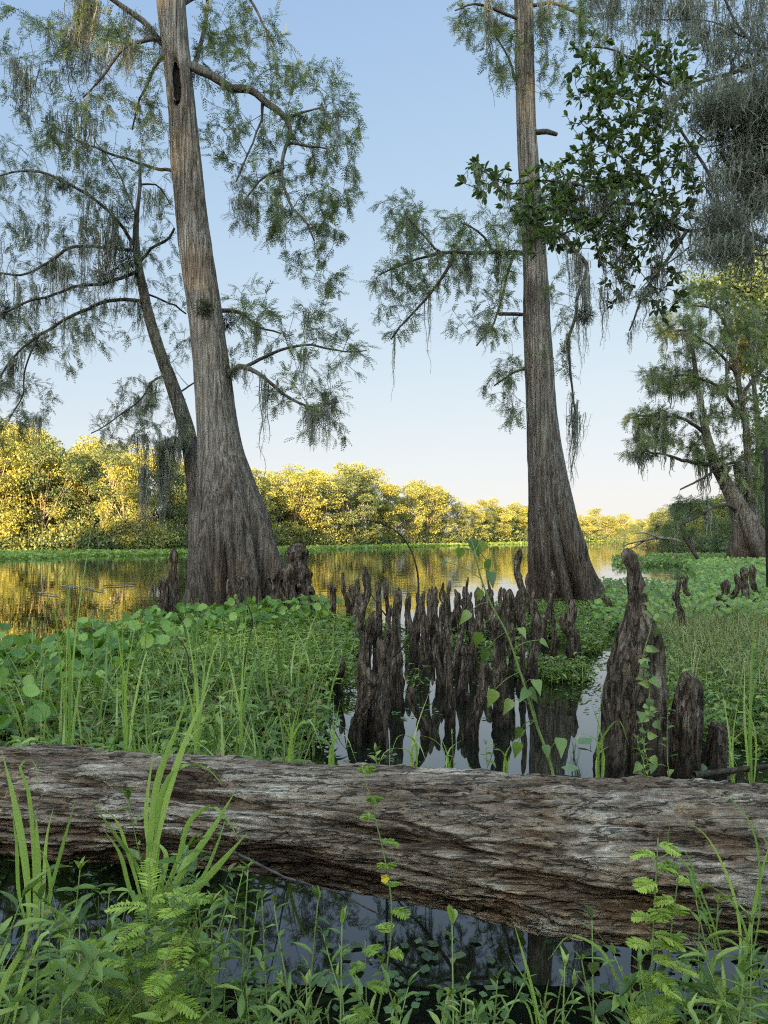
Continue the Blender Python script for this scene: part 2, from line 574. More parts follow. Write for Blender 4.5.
# added tone shoulder flattens the bright band above the horizon away from the sun: c -> A c / (1 + B c)
va = N(nt, 'ShaderNodeVectorMath', operation='MULTIPLY')
va.inputs[1].default_value = (.55, .63, 1.4)
nt.links.new(sky.outputs[0], va.inputs[0])
vd = N(nt, 'ShaderNodeVectorMath', operation='ADD')
nt.links.new(va.outputs[0], vd.inputs[0])
vd.inputs[1].default_value = (1, 1, 1)
vn = N(nt, 'ShaderNodeVectorMath', operation='MULTIPLY')
vn.inputs[1].default_value = (1.60, 1.71, 3.42)
nt.links.new(sky.outputs[0], vn.inputs[0])
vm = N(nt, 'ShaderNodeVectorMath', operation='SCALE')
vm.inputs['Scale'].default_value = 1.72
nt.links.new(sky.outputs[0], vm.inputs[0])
vq = N(nt, 'ShaderNodeVectorMath', operation='DIVIDE')
nt.links.new(vn.outputs[0], vq.inputs[0])
nt.links.new(vd.outputs[0], vq.inputs[1])
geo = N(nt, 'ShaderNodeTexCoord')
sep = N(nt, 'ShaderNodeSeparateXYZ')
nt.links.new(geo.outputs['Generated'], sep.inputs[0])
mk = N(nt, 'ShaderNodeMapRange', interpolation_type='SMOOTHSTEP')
ov = N(nt, 'ShaderNodeMath', operation='MULTIPLY_ADD')      # where the added fill acts: overhead and toward the sun
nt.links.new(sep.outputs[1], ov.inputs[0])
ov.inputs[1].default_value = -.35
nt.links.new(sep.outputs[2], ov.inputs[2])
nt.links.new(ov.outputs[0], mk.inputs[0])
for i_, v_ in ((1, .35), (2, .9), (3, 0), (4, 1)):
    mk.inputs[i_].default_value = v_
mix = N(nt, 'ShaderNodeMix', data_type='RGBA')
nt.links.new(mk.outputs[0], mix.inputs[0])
wm = N(nt, 'ShaderNodeVectorMath', operation='MULTIPLY')        # sky there raised and warmed as added fill for the shaded foreground
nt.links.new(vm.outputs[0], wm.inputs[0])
wm.inputs[1].default_value = SKY_FILL
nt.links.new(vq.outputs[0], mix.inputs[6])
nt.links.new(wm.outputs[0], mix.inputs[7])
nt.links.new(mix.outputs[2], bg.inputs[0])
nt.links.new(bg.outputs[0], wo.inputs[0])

sl = bpy.data.lights.new("sun", 'SUN')
sl.energy = SUN
sl.angle = R(.5)
sl.color = (1.0, .73, .36)
so = bpy.data.objects.new("sun", sl)
COL.objects.link(so)
to_sun = Vector((-math.sin(SUN_AZ) * math.cos(SUN_EL), -math.cos(SUN_AZ) * math.cos(SUN_EL), math.sin(SUN_EL)))
so.rotation_euler = to_sun.to_track_quat('Z', 'Y').to_euler()
so.location = (-20, -60, 30)

SC.view_settings.view_transform = 'Standard'
SC.view_settings.look = 'None'
SC.view_settings.exposure = EXPOSURE
SC.view_settings.gamma = 1
SC.cycles.use_denoising = DENOISE
SC.cycles.filter_width = 1.15
SC.cycles.max_bounces = 8
SC.cycles.diffuse_bounces = 4
SC.cycles.transmission_bounces = 4
SC.cycles.caustics_reflective = False
SC.cycles.sample_clamp_indirect = 6

# ------------------------------------------------------------ river and land
RIVER = np.array([(-160, 1.15), (-2.5, 1.15), (6, 1.15), (9.5, 6), (14, 12), (18, 25), (22, 34), (30, 60), (45, 100), (80, 200), (160, 420), (260, 600),
                  (215, 640), (112, 420), (73, 285), (32, 172), (11, 131), (-4.4, 101), (-14, 83), (-20, 66), (-31, 61), (-60, 58), (-120, 62), (-165, 40)], float)


def river_dist(x, y):
    """signed distance to the waterline, negative over water"""
    p = np.stack([x, y], -1)
    d = np.full(x.shape, 1e9)
    ins = np.zeros(x.shape, bool)
    for a, b in zip(RIVER, np.roll(RIVER, -1, 0)):
        e = b - a
        t = np.clip(((p - a) @ e) / (e @ e), 0, 1)
        d = np.minimum(d, np.linalg.norm(p - a - t[..., None] * e, axis=-1))
        c = (a[1] > y) != (b[1] > y)
        with np.errstate(divide='ignore', invalid='ignore'):
            ins ^= c & (x < (b[0] - a[0]) * (y - a[1]) / (b[1] - a[1]) + a[0])
    return np.where(ins, -d, d)


def land(x, y):
    d = river_dist(x, y)
    z = np.where(d > 0, .03 + .25 * (1 - np.exp(-d / 1.2)) + .012 * np.minimum(d, 60), -.75 * (1 - np.exp(d / .9)) - .05)
    near = np.exp(-((x) ** 2 + (y) ** 2) / 9)
    z = z + .05 * fbm(np.stack([x * .8, y * .8, 0 * x], -1), 3) * np.clip(d + .3, 0, 1)
    return z - .12 * near * (d > 0)


mb = MB()
rr = np.concatenate([[.02], np.geomspace(.4, 690, 100)])
aa = np.linspace(0, 2 * np.pi, 400, endpoint=False)
gx = rr[:, None] * np.cos(aa)[None]
gy = rr[:, None] * np.sin(aa)[None]
mb.grid(np.stack([gx, gy, land(gx, gy)], -1))

m, nt, nd, lk = new_mat("ground")
out = N(nt, 'ShaderNodeOutputMaterial')
tc = N(nt, 'ShaderNodeTexCoord')
n1 = N(nt, 'ShaderNodeTexNoise', Scale=.6, Detail=8.0)
n2 = N(nt, 'ShaderNodeTexNoise', Scale=14.0, Detail=6.0)
lk.new(tc.outputs['Object'], n1.inputs['Vector'])
lk.new(tc.outputs['Object'], n2.inputs['Vector'])
c = ramp(nt, [(.35, (.05, .04, .028)), (.55, (.075, .08, .035)), (.7, (.09, .12, .045))], n1.outputs['Fac'])
pb = N(nt, 'ShaderNodeBsdfPrincipled', Roughness=.95)
bp = N(nt, 'ShaderNodeBump', Strength=.8, Distance=.05)
lk.new(n2.outputs['Fac'], bp.inputs['Height'])
lk.new(c.outputs[0], pb.inputs['Base Color'])
lk.new(bp.outputs[0], pb.inputs['Normal'])
lk.new(pb.outputs[0], out.inputs['Surface'])
tag(mb.build("ground", m), kind="structure")

m, nt, nd, lk = new_mat("water")
out = N(nt, 'ShaderNodeOutputMaterial')
pb = N(nt, 'ShaderNodeBsdfPrincipled', Roughness=.015)
pb.inputs['Base Color'].default_value = (.006, .0075, .005, 1)
pb.inputs['IOR'].default_value = 1.7
tc = N(nt, 'ShaderNodeTexCoord')
mp = N(nt, 'ShaderNodeMapping')
mp.inputs['Scale'].default_value = (.55, 1.5, 1)
lk.new(tc.outputs['Object'], mp.inputs['Vector'])
n1 = N(nt, 'ShaderNodeTexNoise', Scale=1.4, Detail=3.0, Roughness=.5)
lk.new(mp.outputs[0], n1.inputs['Vector'])
sx = N(nt, 'ShaderNodeSeparateXYZ')
lk.new(tc.outputs['Object'], sx.inputs[0])
mr = N(nt, 'ShaderNodeMapRange')       # the sheltered shallows are still, the open river has a light ripple
lk.new(sx.outputs[1], mr.inputs[0])
mr.inputs[1].default_value = 8
mr.inputs[2].default_value = 22
mr.inputs[3].default_value = .006
mr.inputs[4].default_value = .03
bp = N(nt, 'ShaderNodeBump', Distance=.12)
lk.new(mr.outputs[0], bp.inputs['Strength'])
lk.new(n1.outputs['Fac'], bp.inputs['Height'])
lk.new(bp.outputs[0], pb.inputs['Normal'])
lk.new(pb.outputs[0], out.inputs['Surface'])
mb = MB()
mb.add([[-480, 0, 0], [480, 0, 0], [480, 660, 0], [-480, 660, 0]], quads=[[0, 1, 2, 3]])
tag(mb.build("water", m), kind="structure")


# ------------------------------------------------------------ morning haze over the river
m, nt, nd, lk = new_mat("haze")
out = N(nt, 'ShaderNodeOutputMaterial')
pv = N(nt, 'ShaderNodeVolumePrincipled', Density=HAZE, Anisotropy=.1)
pv.inputs['Color'].default_value = (.96, .97, 1, 1)
lk.new(pv.outputs[0], out.inputs['Volume'])
mb = MB()
xa, xb, ya, yb, za, zb = -700, 700, -700, 700, HAZE_Z0, 42.5
c8 = [[x, y, z] for z in (za, zb) for x, y in ((xa, ya), (xb, ya), (xb, yb), (xa, yb))]
mb.add(c8, quads=[[3, 2, 1, 0], [4, 5, 6, 7], [0, 1, 5, 4], [1, 2, 6, 5], [2, 3, 7, 6], [3, 0, 4, 7]])
if HAZE > 0:
    tag(mb.build("haze", m, smooth=False), kind="stuff")
SC.cycles.volume_bounces = 1

# ------------------------------------------------------------ woodland behind the viewer: it shades the near bank
mb = MB()
xs = np.arange(-150, 72, 3.4)
top_x = [-155, -95, -84, -77, -71, -64, -50, -40, -35, -31, -27, -8, 4, 20, 75]
top_h = [17, 17, 18, 20, 30.5, 34.5, 35, 29, 24, 24, 34, 39, 38, 31, 26]
for row, (yy, dh) in enumerate(((-68, 0), (-74, .8), (-80, 1.8))):
    for x in xs:
        x0 = x + rng.uniform(-1.3, 1.3)
        y0 = yy + rng.uniform(-2, 2)
        hh = np.interp(x0, top_x, top_h) + dh + rng.normal(0, 1.0)
        n = 260
        u = rdir(n)
        p = np.array([x0, y0, hh * .52]) + u * np.array([3.6, 3.2, hh * .5]) * rng.uniform(.35, 1, (n, 1)) ** .5
        p[:, 2] = np.maximum(p[:, 2], .3)
        s = rng.uniform(.7, 1.3, n)
        stamp(mb, tmpl_diamond(), p, rdir(n), rdir(n), s * 1.9, s * 1.5, rng.uniform(0, 1, n))
        mb.tube([[x0, y0, 0], [x0 + .2, y0, hh * .5]], [.35, .2], 6)
tag(mb.build("woodland", M['far_green']), kind="stuff")

# ------------------------------------------------------------ trees along the far bank
def far_tree_meshes(kind, n_leaf, size):
    """one bank tree nine metres tall: limbs and trunk, and a crown of leaf clumps with gaps"""
    r = np.random.default_rng(100 + kind)
    mt, mc = MB(), MB()
    lean = r.normal(0, .5, 2)
    hgt = 9.0
    tr = spline([[0, 0, -.6], [lean[0] * .3, lean[1] * .3, 2.5], [lean[0], lean[1], 6.6]], 8)
    mt.tube(tr, np.linspace(.2, .07, 8), 6, lump=.12)
    lobes = []
    low = (.12, .3, .08, .22, .15, .34, .06, .26)[kind]
    for k in range(22):
        z = hgt * (low + (1 - low) * (k + r.uniform(0, 1)) / 22)
        rad = 2.5 * math.sin(math.pi * min(.97, max(.12, (z / hgt - low) / (1.04 - low) * .8 + .18))) ** .7
        a = r.uniform(0, 2 * np.pi)
        q = r.uniform(.25, 1) * rad
        c = np.array([lean[0] + q * math.cos(a), lean[1] + q * math.sin(a), z - .45])
        lobes.append((c, r.uniform(.55, 1.15)))
        i = int(np.clip(r.uniform(2, 7), 2, 7))
        mt.tube(spline([tr[i], (tr[i] + c) / 2 + [0, 0, -.2], c], 4), [.06, .045, .03, .015], 4)
    for c, s in lobes:
        n = n_leaf // 22
        u = rdir(n)
        p = c + u * np.array([1.15, 1.15, .62]) * s * (r.uniform(.25, 1.06, (n, 1)) ** .55)
        L = r.uniform(.6, 1.35, n) * size
        stamp(mc, tmpl_diamond(), p, unit(u + rdir(n) * .8 + [0, 0, -.2]), rdir(n, .1, 1), L, L * .6, np.clip(r.normal(.5 + .12 * r.normal(), .2, n), 0, 1))
    return mt, mc


FAR = []
for k in range(8):
    mt, mc = far_tree_meshes(k, 7600, .18)
    FAR.append((mt, mc, k))
FAR_SRC = {}
FAR_LABELS = {
    'gold': ('leafy tree lit gold by low sun on the bank behind the big flared trunk', 'sunlit trees on the bank behind the flared trunk'),
    'mid': ('yellow green tree with sunlit top on the far bank between the two cypress trunks', 'trees on the far bank between the two trunks'),
    'end': ('small golden tree in the distant line beyond the slimmer cypress trunk', 'distant trees beyond the slimmer trunk'),
    'grey': ('shaded grey green tree on the bank of the river bend beyond the tall cypress knee', 'shaded trees at the river bend'),
}


def far_tree(kind, zone, x, y, h, wide, rot, green=False):
    key = (kind, green)
    lab, grp = FAR_LABELS[zone]
    if key not in FAR_SRC:
        t = thing("riverbank_tree", lab, "tree", (0, 0, 0), grp)
        mt, mc, _ = FAR[kind]
        mt.build("trunk", M['far_trunk'], t)
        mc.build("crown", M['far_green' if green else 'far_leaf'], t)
        FAR_SRC[key] = t
    else:
        t = copy_tree(FAR_SRC[key])
    tag(t, lab, "tree", grp)
    t.location = (x, y, float(land(np.array([x]), np.array([y]))[0]) - .1)
    s = h / 9.0
    t.scale = (s * wide, s * wide, s)
    t.rotation_euler = (0, 0, rot)
    return t


TOP_PX = [-60, 0, 26, 52, 70, 86, 117, 143, 180, 253, 318, 344, 368, 378, 396, 427, 448, 474, 500, 524, 584, 615, 640]
TOP_PY = [422, 420, 426, 442, 455, 448, 434, 448, 455, 468, 466, 461, 469, 485, 481, 479, 491, 501, 505, 501, 508, 511, 517]
BANK_PX = [-60, 0, 150, 180, 250, 350, 450, 530, 584, 640]
BANK_D = [60, 62, 64, 70, 86, 103, 133, 176, 240, 320]
kk = 0
for zone, lo, hi, step, rows in (('gold', -70, 205, 21, 2), ('mid', 215, 500, 16.5, 2), ('end', 490, 640, 8, 2)):
    for row in range(rows):
        px = lo + row * step * .5
        while px < hi:
            d = np.interp(px, BANK_PX, BANK_D) + 2.5 + row * 4.5 + rng.uniform(-1.3, 1.3)
            d *= 1.0 if zone != 'end' else rng.uniform(1, 1.06)
            top = np.interp(px, TOP_PX, TOP_PY) + rng.normal(2, 4 if zone != 'end' else 2) + (6 if row == 0 else 0)
            h = (538 - top) * d / F + H - .3
            x = (px - 384) * d / F
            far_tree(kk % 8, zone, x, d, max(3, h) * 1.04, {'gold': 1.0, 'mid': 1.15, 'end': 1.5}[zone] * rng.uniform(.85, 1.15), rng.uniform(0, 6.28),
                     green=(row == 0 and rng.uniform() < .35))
            px += step * rng.uniform(.8, 1.2)
            kk += 1
# the shaded bank round the bend, to the right
for px, d, top in ((622, 165, 521), (634, 140, 517), (646, 125, 510), (656, 112, 503), (668, 104, 496), (682, 96, 492), (696, 88, 489), (712, 80, 485), (726, 74, 480), (742, 70, 474), (634, 118, 524), (656, 94, 514), (676, 80, 508), (700, 70, 503),
                   (628, 150, 522), (640, 128, 515), (652, 118, 508), (662, 108, 501), (676, 98, 497), (690, 92, 494), (704, 84, 489), (718, 78, 483), (736, 72, 470),
                   (668, 84, 512), (688, 72, 505), (710, 64, 498), (752, 66, 440), (775, 62, 420), (645, 100, 522), (728, 56, 500), (700, 52, 512), (760, 54, 470), (790, 50, 400)):
    d *= .98
    x = (px - 384) * d / F
    h = (538 - top) * d / F + H - .4
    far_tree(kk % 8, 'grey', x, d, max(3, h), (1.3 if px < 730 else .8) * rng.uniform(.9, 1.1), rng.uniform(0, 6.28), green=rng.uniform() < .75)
    kk += 1

# undergrowth and bushes along the far waterline, too dense to count
mb = MB()
mw = MB()
for px in np.arange(-90, 640, 1.6):
    d = np.interp(px, BANK_PX, BANK_D)
    for rep in range(3):
        dd = d + rng.uniform(-.6, 2.2)
        x = (px + rng.uniform(-2, 2) - 384) * dd / F
        s = rng.uniform(.6, 2.0) * (1 if d < 140 else 1.5)
        dd += (s - .6) * 1.6
        n = 110 if d < 140 else 50
        p = np.array([x, dd, .25 + s * .55]) + rdir(n) * np.array([1.0, .8, .75]) * s * rng.uniform(.3, 1, (n, 1)) ** .5
        p[:, 2] = np.maximum(p[:, 2], .03)
        L = rng.uniform(.16, .34, n) * (1 if d < 140 else 1.7)
        stamp(mb if rng.uniform() < .7 else mw, tmpl_diamond(), p, rdir(n), rdir(n, .1, 1), L, L * .6, np.clip(rng.normal(rng.uniform(.3, .6), .18, n), 0, 1))
        for k in range(2):
            q = np.array([x + rng.uniform(-1, 1), dd + rng.uniform(-.3, .6), 0])
            (mb).tube([q, q + [rng.normal(0, .3), rng.normal(0, .3), rng.uniform(1, 2.6)]], [.035, .015], 3, tint=1, cap=False)
for px in np.arange(610, 800, 2.5):
    d = np.interp(px, [610, 640, 670, 700, 740, 800], [140, 112, 84, 66, 46, 34])
    for rep in range(2):
        dd = d + rng.uniform(-1, 3)
        x = (px + rng.uniform(-2, 2) - 384) * dd / F
        s = rng.uniform(.4, 1.1)
        n = 60
        p = np.array([x, dd, .25 + s * .6]) + rdir(n) * np.array([1.1, .9, .8]) * s * rng.uniform(.3, 1, (n, 1)) ** .5
        p[:, 2] = np.maximum(p[:, 2], .03)
        L = rng.uniform(.12, .3, n)
        stamp(mb, tmpl_diamond(), p, rdir(n), rdir(n, .1, 1), L, L * .6, np.clip(rng.normal(rng.uniform(.2, .5), .18, n), 0, 1))
tag(mb.build("bank_undergrowth", M['far_green']), kind="stuff")
tag(mw.build("bank_bushes_foliage", M['far_leaf']), kind="stuff")

# bright mats of low plants lying on the water along the far shore
mb = MB()
n = 26000
px = rng.uniform(-90, 620, n)
far_d = np.interp(px, BANK_PX, BANK_D)
near_d = np.interp(px, [-90, 0, 60, 150, 200, 300, 400, 520, 620], [42, 44, 47, 54, 61, 74, 96, 150, 290])
d = far_d + (near_d - far_d) * rng.uniform(0, 1, n) ** 1.2
x = (px - 384) * d / F
gap = fbm(np.stack([x * .12, d * .35, 0 * x], -1), 3, 40)
keep = gap > -.12 - .5 * (far_d - d < 5)
d, x = d[keep], x[keep]
n = len(d)
p = np.stack([x, d, rng.uniform(.01, .22, n)], -1)
L = rng.uniform(.15, .4, n) * (d / 60) ** .5
stamp(mb, tmpl_diamond(), p, rdir(n, -.1, .7), rdir(n, .5, 1), L, L * .6, rng.uniform(.2, 1, n))
tag(mb.build("floating_plant_mats", M['mat_leaf']), kind="stuff")
# ------------------------------------------------------------ near trees
def px_path(rows, Y, dy=None):
    """rows (px, py, width px[, depth]) -> points and radii"""
    pts, rad = [], []
    for r in rows:
        d = r[3] if len(r) > 3 else Y
        pts.append(P(r[0], r[1], d))
        rad.append(r[2] * .5 * d / F)
    return np.array(pts), np.array(rad)


def cypress_trunk(rows, Y, flutes, seed, rings=230, sides=110, hollow=None, flare_z=2.6):
    pts, rad = px_path(rows, Y)
    s = spline(np.concatenate([pts, rad[:, None]], 1), rings)
    c, r = s[:, :3], s[:, 3]
    a = np.linspace(0, 2 * np.pi, sides, endpoint=False)
    z = c[:, 2]
    amp = .62 * np.clip((flare_z - z) / flare_z, 0, 1) ** 1.1 + .025
    fl = 0
    rs = np.random.default_rng(seed)
    for k, wgt in flutes:
        ph = rs.uniform(0, 6.28)
        fl = fl + wgt * (np.abs(np.cos((k * a[None] + ph) / 2.0 + .2 * np.sin(z[:, None] * .9 + ph))) ** .45 * 2.4 - 2.15)
    q = np.stack([np.cos(a)[None] * 1.6 + 0 * z[:, None], np.sin(a)[None] * 1.6 + 0 * z[:, None], z[:, None] * .5 + 0 * a[None]], -1)
    fl = fl + .9 * fbm(q, 3, seed)
    q2 = np.stack([np.cos(a)[None] * r[:, None] * 22, np.sin(a)[None] * r[:, None] * 22, z[:, None] * 1.6 + 0 * a[None]], -1)
    fine = fbm(q2, 4, seed + 9)
    rr_ = r[:, None] * (1 + amp[:, None] * fl) + .02 * fine
    x = c[:, 0:1] + rr_ * np.cos(a)[None]
    y = c[:, 1:2] + rr_ * np.sin(a)[None]
    zz = z[:, None] + 0 * a[None]
    mb = MB()
    if hollow:
        hz, hang, hh, hw, hd = hollow
        da = (a[None] - hang + np.pi) % (2 * np.pi) - np.pi
        g = np.exp(-((zz - hz - .25 * da) / hh) ** 4 - (da / hw) ** 4)
        g = np.clip(g * 1.6, 0, 1)
        x -= np.cos(a)[None] * g * hd
        y -= np.sin(a)[None] * g * hd
        lip = np.exp(-(np.sqrt(((zz - hz - .25 * da) / hh) ** 2 + (da / hw) ** 2) - 1.25) ** 2 / .05)
        x += np.cos(a)[None] * lip * .03
        y += np.sin(a)[None] * lip * .03
    mb.grid(np.stack([x, y, zz], -1))
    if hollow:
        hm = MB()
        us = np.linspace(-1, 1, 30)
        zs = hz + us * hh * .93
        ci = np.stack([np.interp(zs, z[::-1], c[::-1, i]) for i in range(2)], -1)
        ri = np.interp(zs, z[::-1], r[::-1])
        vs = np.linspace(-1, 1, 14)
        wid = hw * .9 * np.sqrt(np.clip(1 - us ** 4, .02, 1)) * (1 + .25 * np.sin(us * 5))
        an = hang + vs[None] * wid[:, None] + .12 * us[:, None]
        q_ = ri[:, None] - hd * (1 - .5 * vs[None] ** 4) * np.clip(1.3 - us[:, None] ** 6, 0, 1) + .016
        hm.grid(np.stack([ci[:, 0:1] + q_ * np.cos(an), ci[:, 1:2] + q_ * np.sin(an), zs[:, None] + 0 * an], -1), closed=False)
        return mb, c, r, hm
    return mb, c, r


def limb_nodes(rows, Y, n=None):
    pts, rad = px_path(rows, Y)
    L = np.sum(np.linalg.norm(np.diff(pts, axis=0), axis=1))
    rad = rad * .78
    n = n or max(6, int(L / .12))
    s = spline(np.concatenate([pts, rad[:, None]], 1), n)
    c = s[:, :3] + np.stack([fbm(s[:, :3] * 2.2, 2, 3), fbm(s[:, :3] * 2.2, 2, 4), fbm(s[:, :3] * 2.2, 2, 5)], -1) * .05
    return c, np.maximum(s[:, 3], .004)


def grow(seed_pts, seed_rad, targets, mb, up_bias=.12, kink=.2, rmax=.03, thin=.0036):
    """twigs from the nearest wood out to every target; returns each target's twig line"""
    cap = len(seed_pts) + len(targets) * 14
    nodes = np.zeros((cap, 3))
    rads = np.zeros(cap)
    k = len(seed_pts)
    nodes[:k] = seed_pts
    rads[:k] = seed_rad
    d0 = np.array([np.min(np.linalg.norm(seed_pts - t, axis=1)) for t in targets])
    lines = []
    for t in targets[np.argsort(d0)]:
        dd = np.linalg.norm(nodes[:k] - t, axis=1)
        i = int(np.argmin(dd + np.maximum(0, nodes[:k, 2] - t[2]) * .0 + rng.uniform(0, .12, k)))
        a, L = nodes[i], dd[i]
        if L < .05:
            continue
        n = int(np.clip(L / .13, 3, 12))
        mid = (a + t) / 2 + rng.normal(0, kink * L * .5, 3) + [0, 0, up_bias * L]
        u = np.linspace(0, 1, n)[:, None]
        line = (1 - u) ** 2 * a + 2 * u * (1 - u) * mid + u * u * t
        line[1:-1] += rng.normal(0, .012 + .012 * min(L, 1), (n - 2, 3))
        r0 = min(rads[i] * .8, .0035 + .0075 * L, rmax)
        rr_ = np.linspace(max(r0, thin), thin, n)
        mb.tube(line, rr_, 4, cap=False)
        m_ = min(n - 1, cap - k)
        nodes[k:k + m_] = line[1:1 + m_]
        rads[k:k + m_] = rr_[1:1 + m_]
        k += m_
        lines.append(line)
    return lines


def blob_points(blobs, Y, spread):
    out = []
    for b in blobs:
        px, py, rx, ry, n = b[:5]
        dy = b[5] if len(b) > 5 else 0
        for _ in range(n):
            a, q = rng.uniform(0, 6.283), math.sqrt(rng.uniform(0, 1))
            d = Y + dy + rng.normal(0, spread)
            out.append(P(px + rx * q * math.cos(a), py + ry * q * math.sin(a), d))
    return np.array(out)


SPRAYS = [tmpl_spray(6, 1, .34, .07), tmpl_spray(5, 2, .38, .075), tmpl_spray(7, 3, .3, .068)]


def spray_leaves(mb, lines, per=7, size=(.13, .24), droop=.35, tintmu=.5):
    pos, dirs, T = [], [], []
    for ln in lines:
        n = len(ln)
        d = unit(ln[-1] - ln[-2])
        cl = np.clip(rng.normal(tintmu, .16), .1, .9)
        for j in range(per):
            s = 1 - rng.uniform(0, 1) ** 1.6 * .75
            i = min(n - 1, int(s * (n - 1) + .5))
            out_ = unit(d + rdir(1)[0] * .85 + [0, 0, -droop])
            pos.append(ln[i] + rng.normal(0, .02, 3))
            dirs.append(out_)
            T.append(np.clip(cl + rng.normal(0, .14), 0, 1))
    pos, dirs, T = np.array(pos), np.array(dirs), np.array(T)
    n = len(pos)
    pick = rng.integers(0, 3, n)
    for k in range(3):
        q = pick == k
        if q.any():
            stamp(mb, SPRAYS[k], pos[q], dirs[q], unit(np.array([0, 0, 1]) + rdir(q.sum()) * .55), rng.uniform(*size, q.sum()), None, T[q])


# ---- hanging moss: festoon meshes about a metre long, shared by copies
def festoon(seed, strands, wide, fuzz, fine=1.0):
    r = np.random.default_rng(seed)
    mb = MB()
    fp, fd, fl = [], [], []
    for k in range(strands):
        L = r.uniform(.35, 1.0) ** 1.0
        n = 14
        s = np.linspace(0, 1, n)
        o = np.array([r.normal(0, wide), r.normal(0, wide * .6), r.uniform(-.02, .05)])
        ph, am = r.uniform(0, 6.28, 2), r.uniform(.01, .045)
        f1, f2 = r.uniform(6, 15, 2)
        c = np.stack([o[0] * (1 - .35 * s) + am * np.sin(s * f1 + ph[0]) * (s + .15), o[1] * (1 - .35 * s) + am * np.sin(s * f2 + ph[1]) * (s + .15), o[2] - L * s + .02 * np.sin(s * 21 + ph[0])], -1)
        wv = (.0045 + .004 * r.uniform()) * fine * (1 - .7 * s)
        a = r.uniform(0, 3.14)
        side = np.array([math.cos(a), math.sin(a), 0])
        v = np.stack([c - side * wv[:, None], c + side * wv[:, None]], 1)
        mb.grid(v, closed=False, tint=np.clip(r.normal(.5, .2), 0, 1))
        for i in range(int(fuzz * L)):
            u = r.uniform(0, 1)
            j = u * (n - 1)
            q = c[int(j)] + (c[min(n - 1, int(j) + 1)] - c[int(j)]) * (j - int(j))
            fp.append(q)
            e = r.normal(0, 1, 3)
            e[2] = -abs(e[2]) * .3
            fd.append(e)
            fl.append(r.uniform(.025, .085) * (1 - .5 * u))
    fp = np.array(fp)
    stamp(mb, tmpl_diamond(), fp, np.array(fd), rdir(len(fp)), np.array(fl), np.array(fl) * .13 * fine, np.clip(r.normal(.5, .22, len(fp)), 0, 1))
    return mb


FEST = [festoon(1, 9, .022, 34), festoon(2, 14, .045, 30), festoon(3, 22, .08, 30), festoon(4, 30, .13, 26), festoon(5, 5, .012, 38), festoon(6, 18, .06, 34), festoon(7, 80, .2, 34), festoon(8, 60, .14, 38)]
FEST_FAR = [festoon(11, 10, .06, 14, 3.0), festoon(12, 14, .12, 12, 3.0), festoon(13, 7, .035, 14, 3.0)]
_fsrc = {}


def hang_moss(parent, org, pts, lengths, kinds=None, mat='moss', far=False, widen=1.0):
    lib = FEST_FAR if far else FEST
    for p, L in zip(pts, lengths):
        k = int(rng.integers(0, len(lib))) if kinds is None else int(rng.choice(kinds))
        key = (k, mat, far)
        if key not in _fsrc:
            o = lib[k].build("hanging_moss", M[mat], parent)
            _fsrc[key] = o
        else:
            o = _fsrc[key].copy()
            COL.objects.link(o)
            o.parent = parent
        o.location = tuple(np.asarray(p) - org)
        sw = rng.uniform(.8, 1.25) * widen * (.6 + .4 * L)
        o.scale = (sw, sw, L)
        o.rotation_euler = (rng.normal(0, .04), rng.normal(0, .04), rng.uniform(0, 6.28))


def moss_on(parent, org, nodes, n, lo, hi, **kw):
    idx = rng.integers(0, len(nodes), n)
    hang_moss(parent, org, nodes[idx] + rng.normal(0, .015, (n, 3)), lo + (hi - lo) * rng.uniform(0, 1, n) ** 1.7, **kw)


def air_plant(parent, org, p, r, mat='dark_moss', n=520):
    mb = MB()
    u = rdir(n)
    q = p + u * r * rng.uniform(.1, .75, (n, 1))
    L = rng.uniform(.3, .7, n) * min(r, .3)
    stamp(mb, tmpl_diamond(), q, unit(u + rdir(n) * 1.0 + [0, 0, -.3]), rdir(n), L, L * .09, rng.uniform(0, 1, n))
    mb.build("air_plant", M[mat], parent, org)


# ============ the big flared cypress
Y1 = 12.6
org = P(236, 616, Y1)
org[2] = -.2
T1 = thing("bald_cypress", "big bald cypress with a wide fluted base and a dark hollow high on its trunk", "tree", tuple(org))
rows = [(168, -70, 28), (171, 0, 28), (180, 85, 27), (187, 170, 30), (196, 250, 33), (206, 320, 34), (212, 370, 36), (217, 420, 40), (221, 450, 45), (226, 480, 56), (231, 520, 74), (233, 560, 93), (234, 600, 116), (236, 625, 140), (238, 650, 160)]
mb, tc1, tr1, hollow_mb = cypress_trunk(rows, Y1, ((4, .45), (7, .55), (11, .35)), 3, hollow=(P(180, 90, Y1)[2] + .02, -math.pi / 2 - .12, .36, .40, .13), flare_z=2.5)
trunk1 = mb.build("trunk", M['cypress_bark'], T1, org)
hollow_mb.build("hollow", M['hollow_shade'], trunk1, org)      # dark patch, the shade of a deep hollow put into its colour
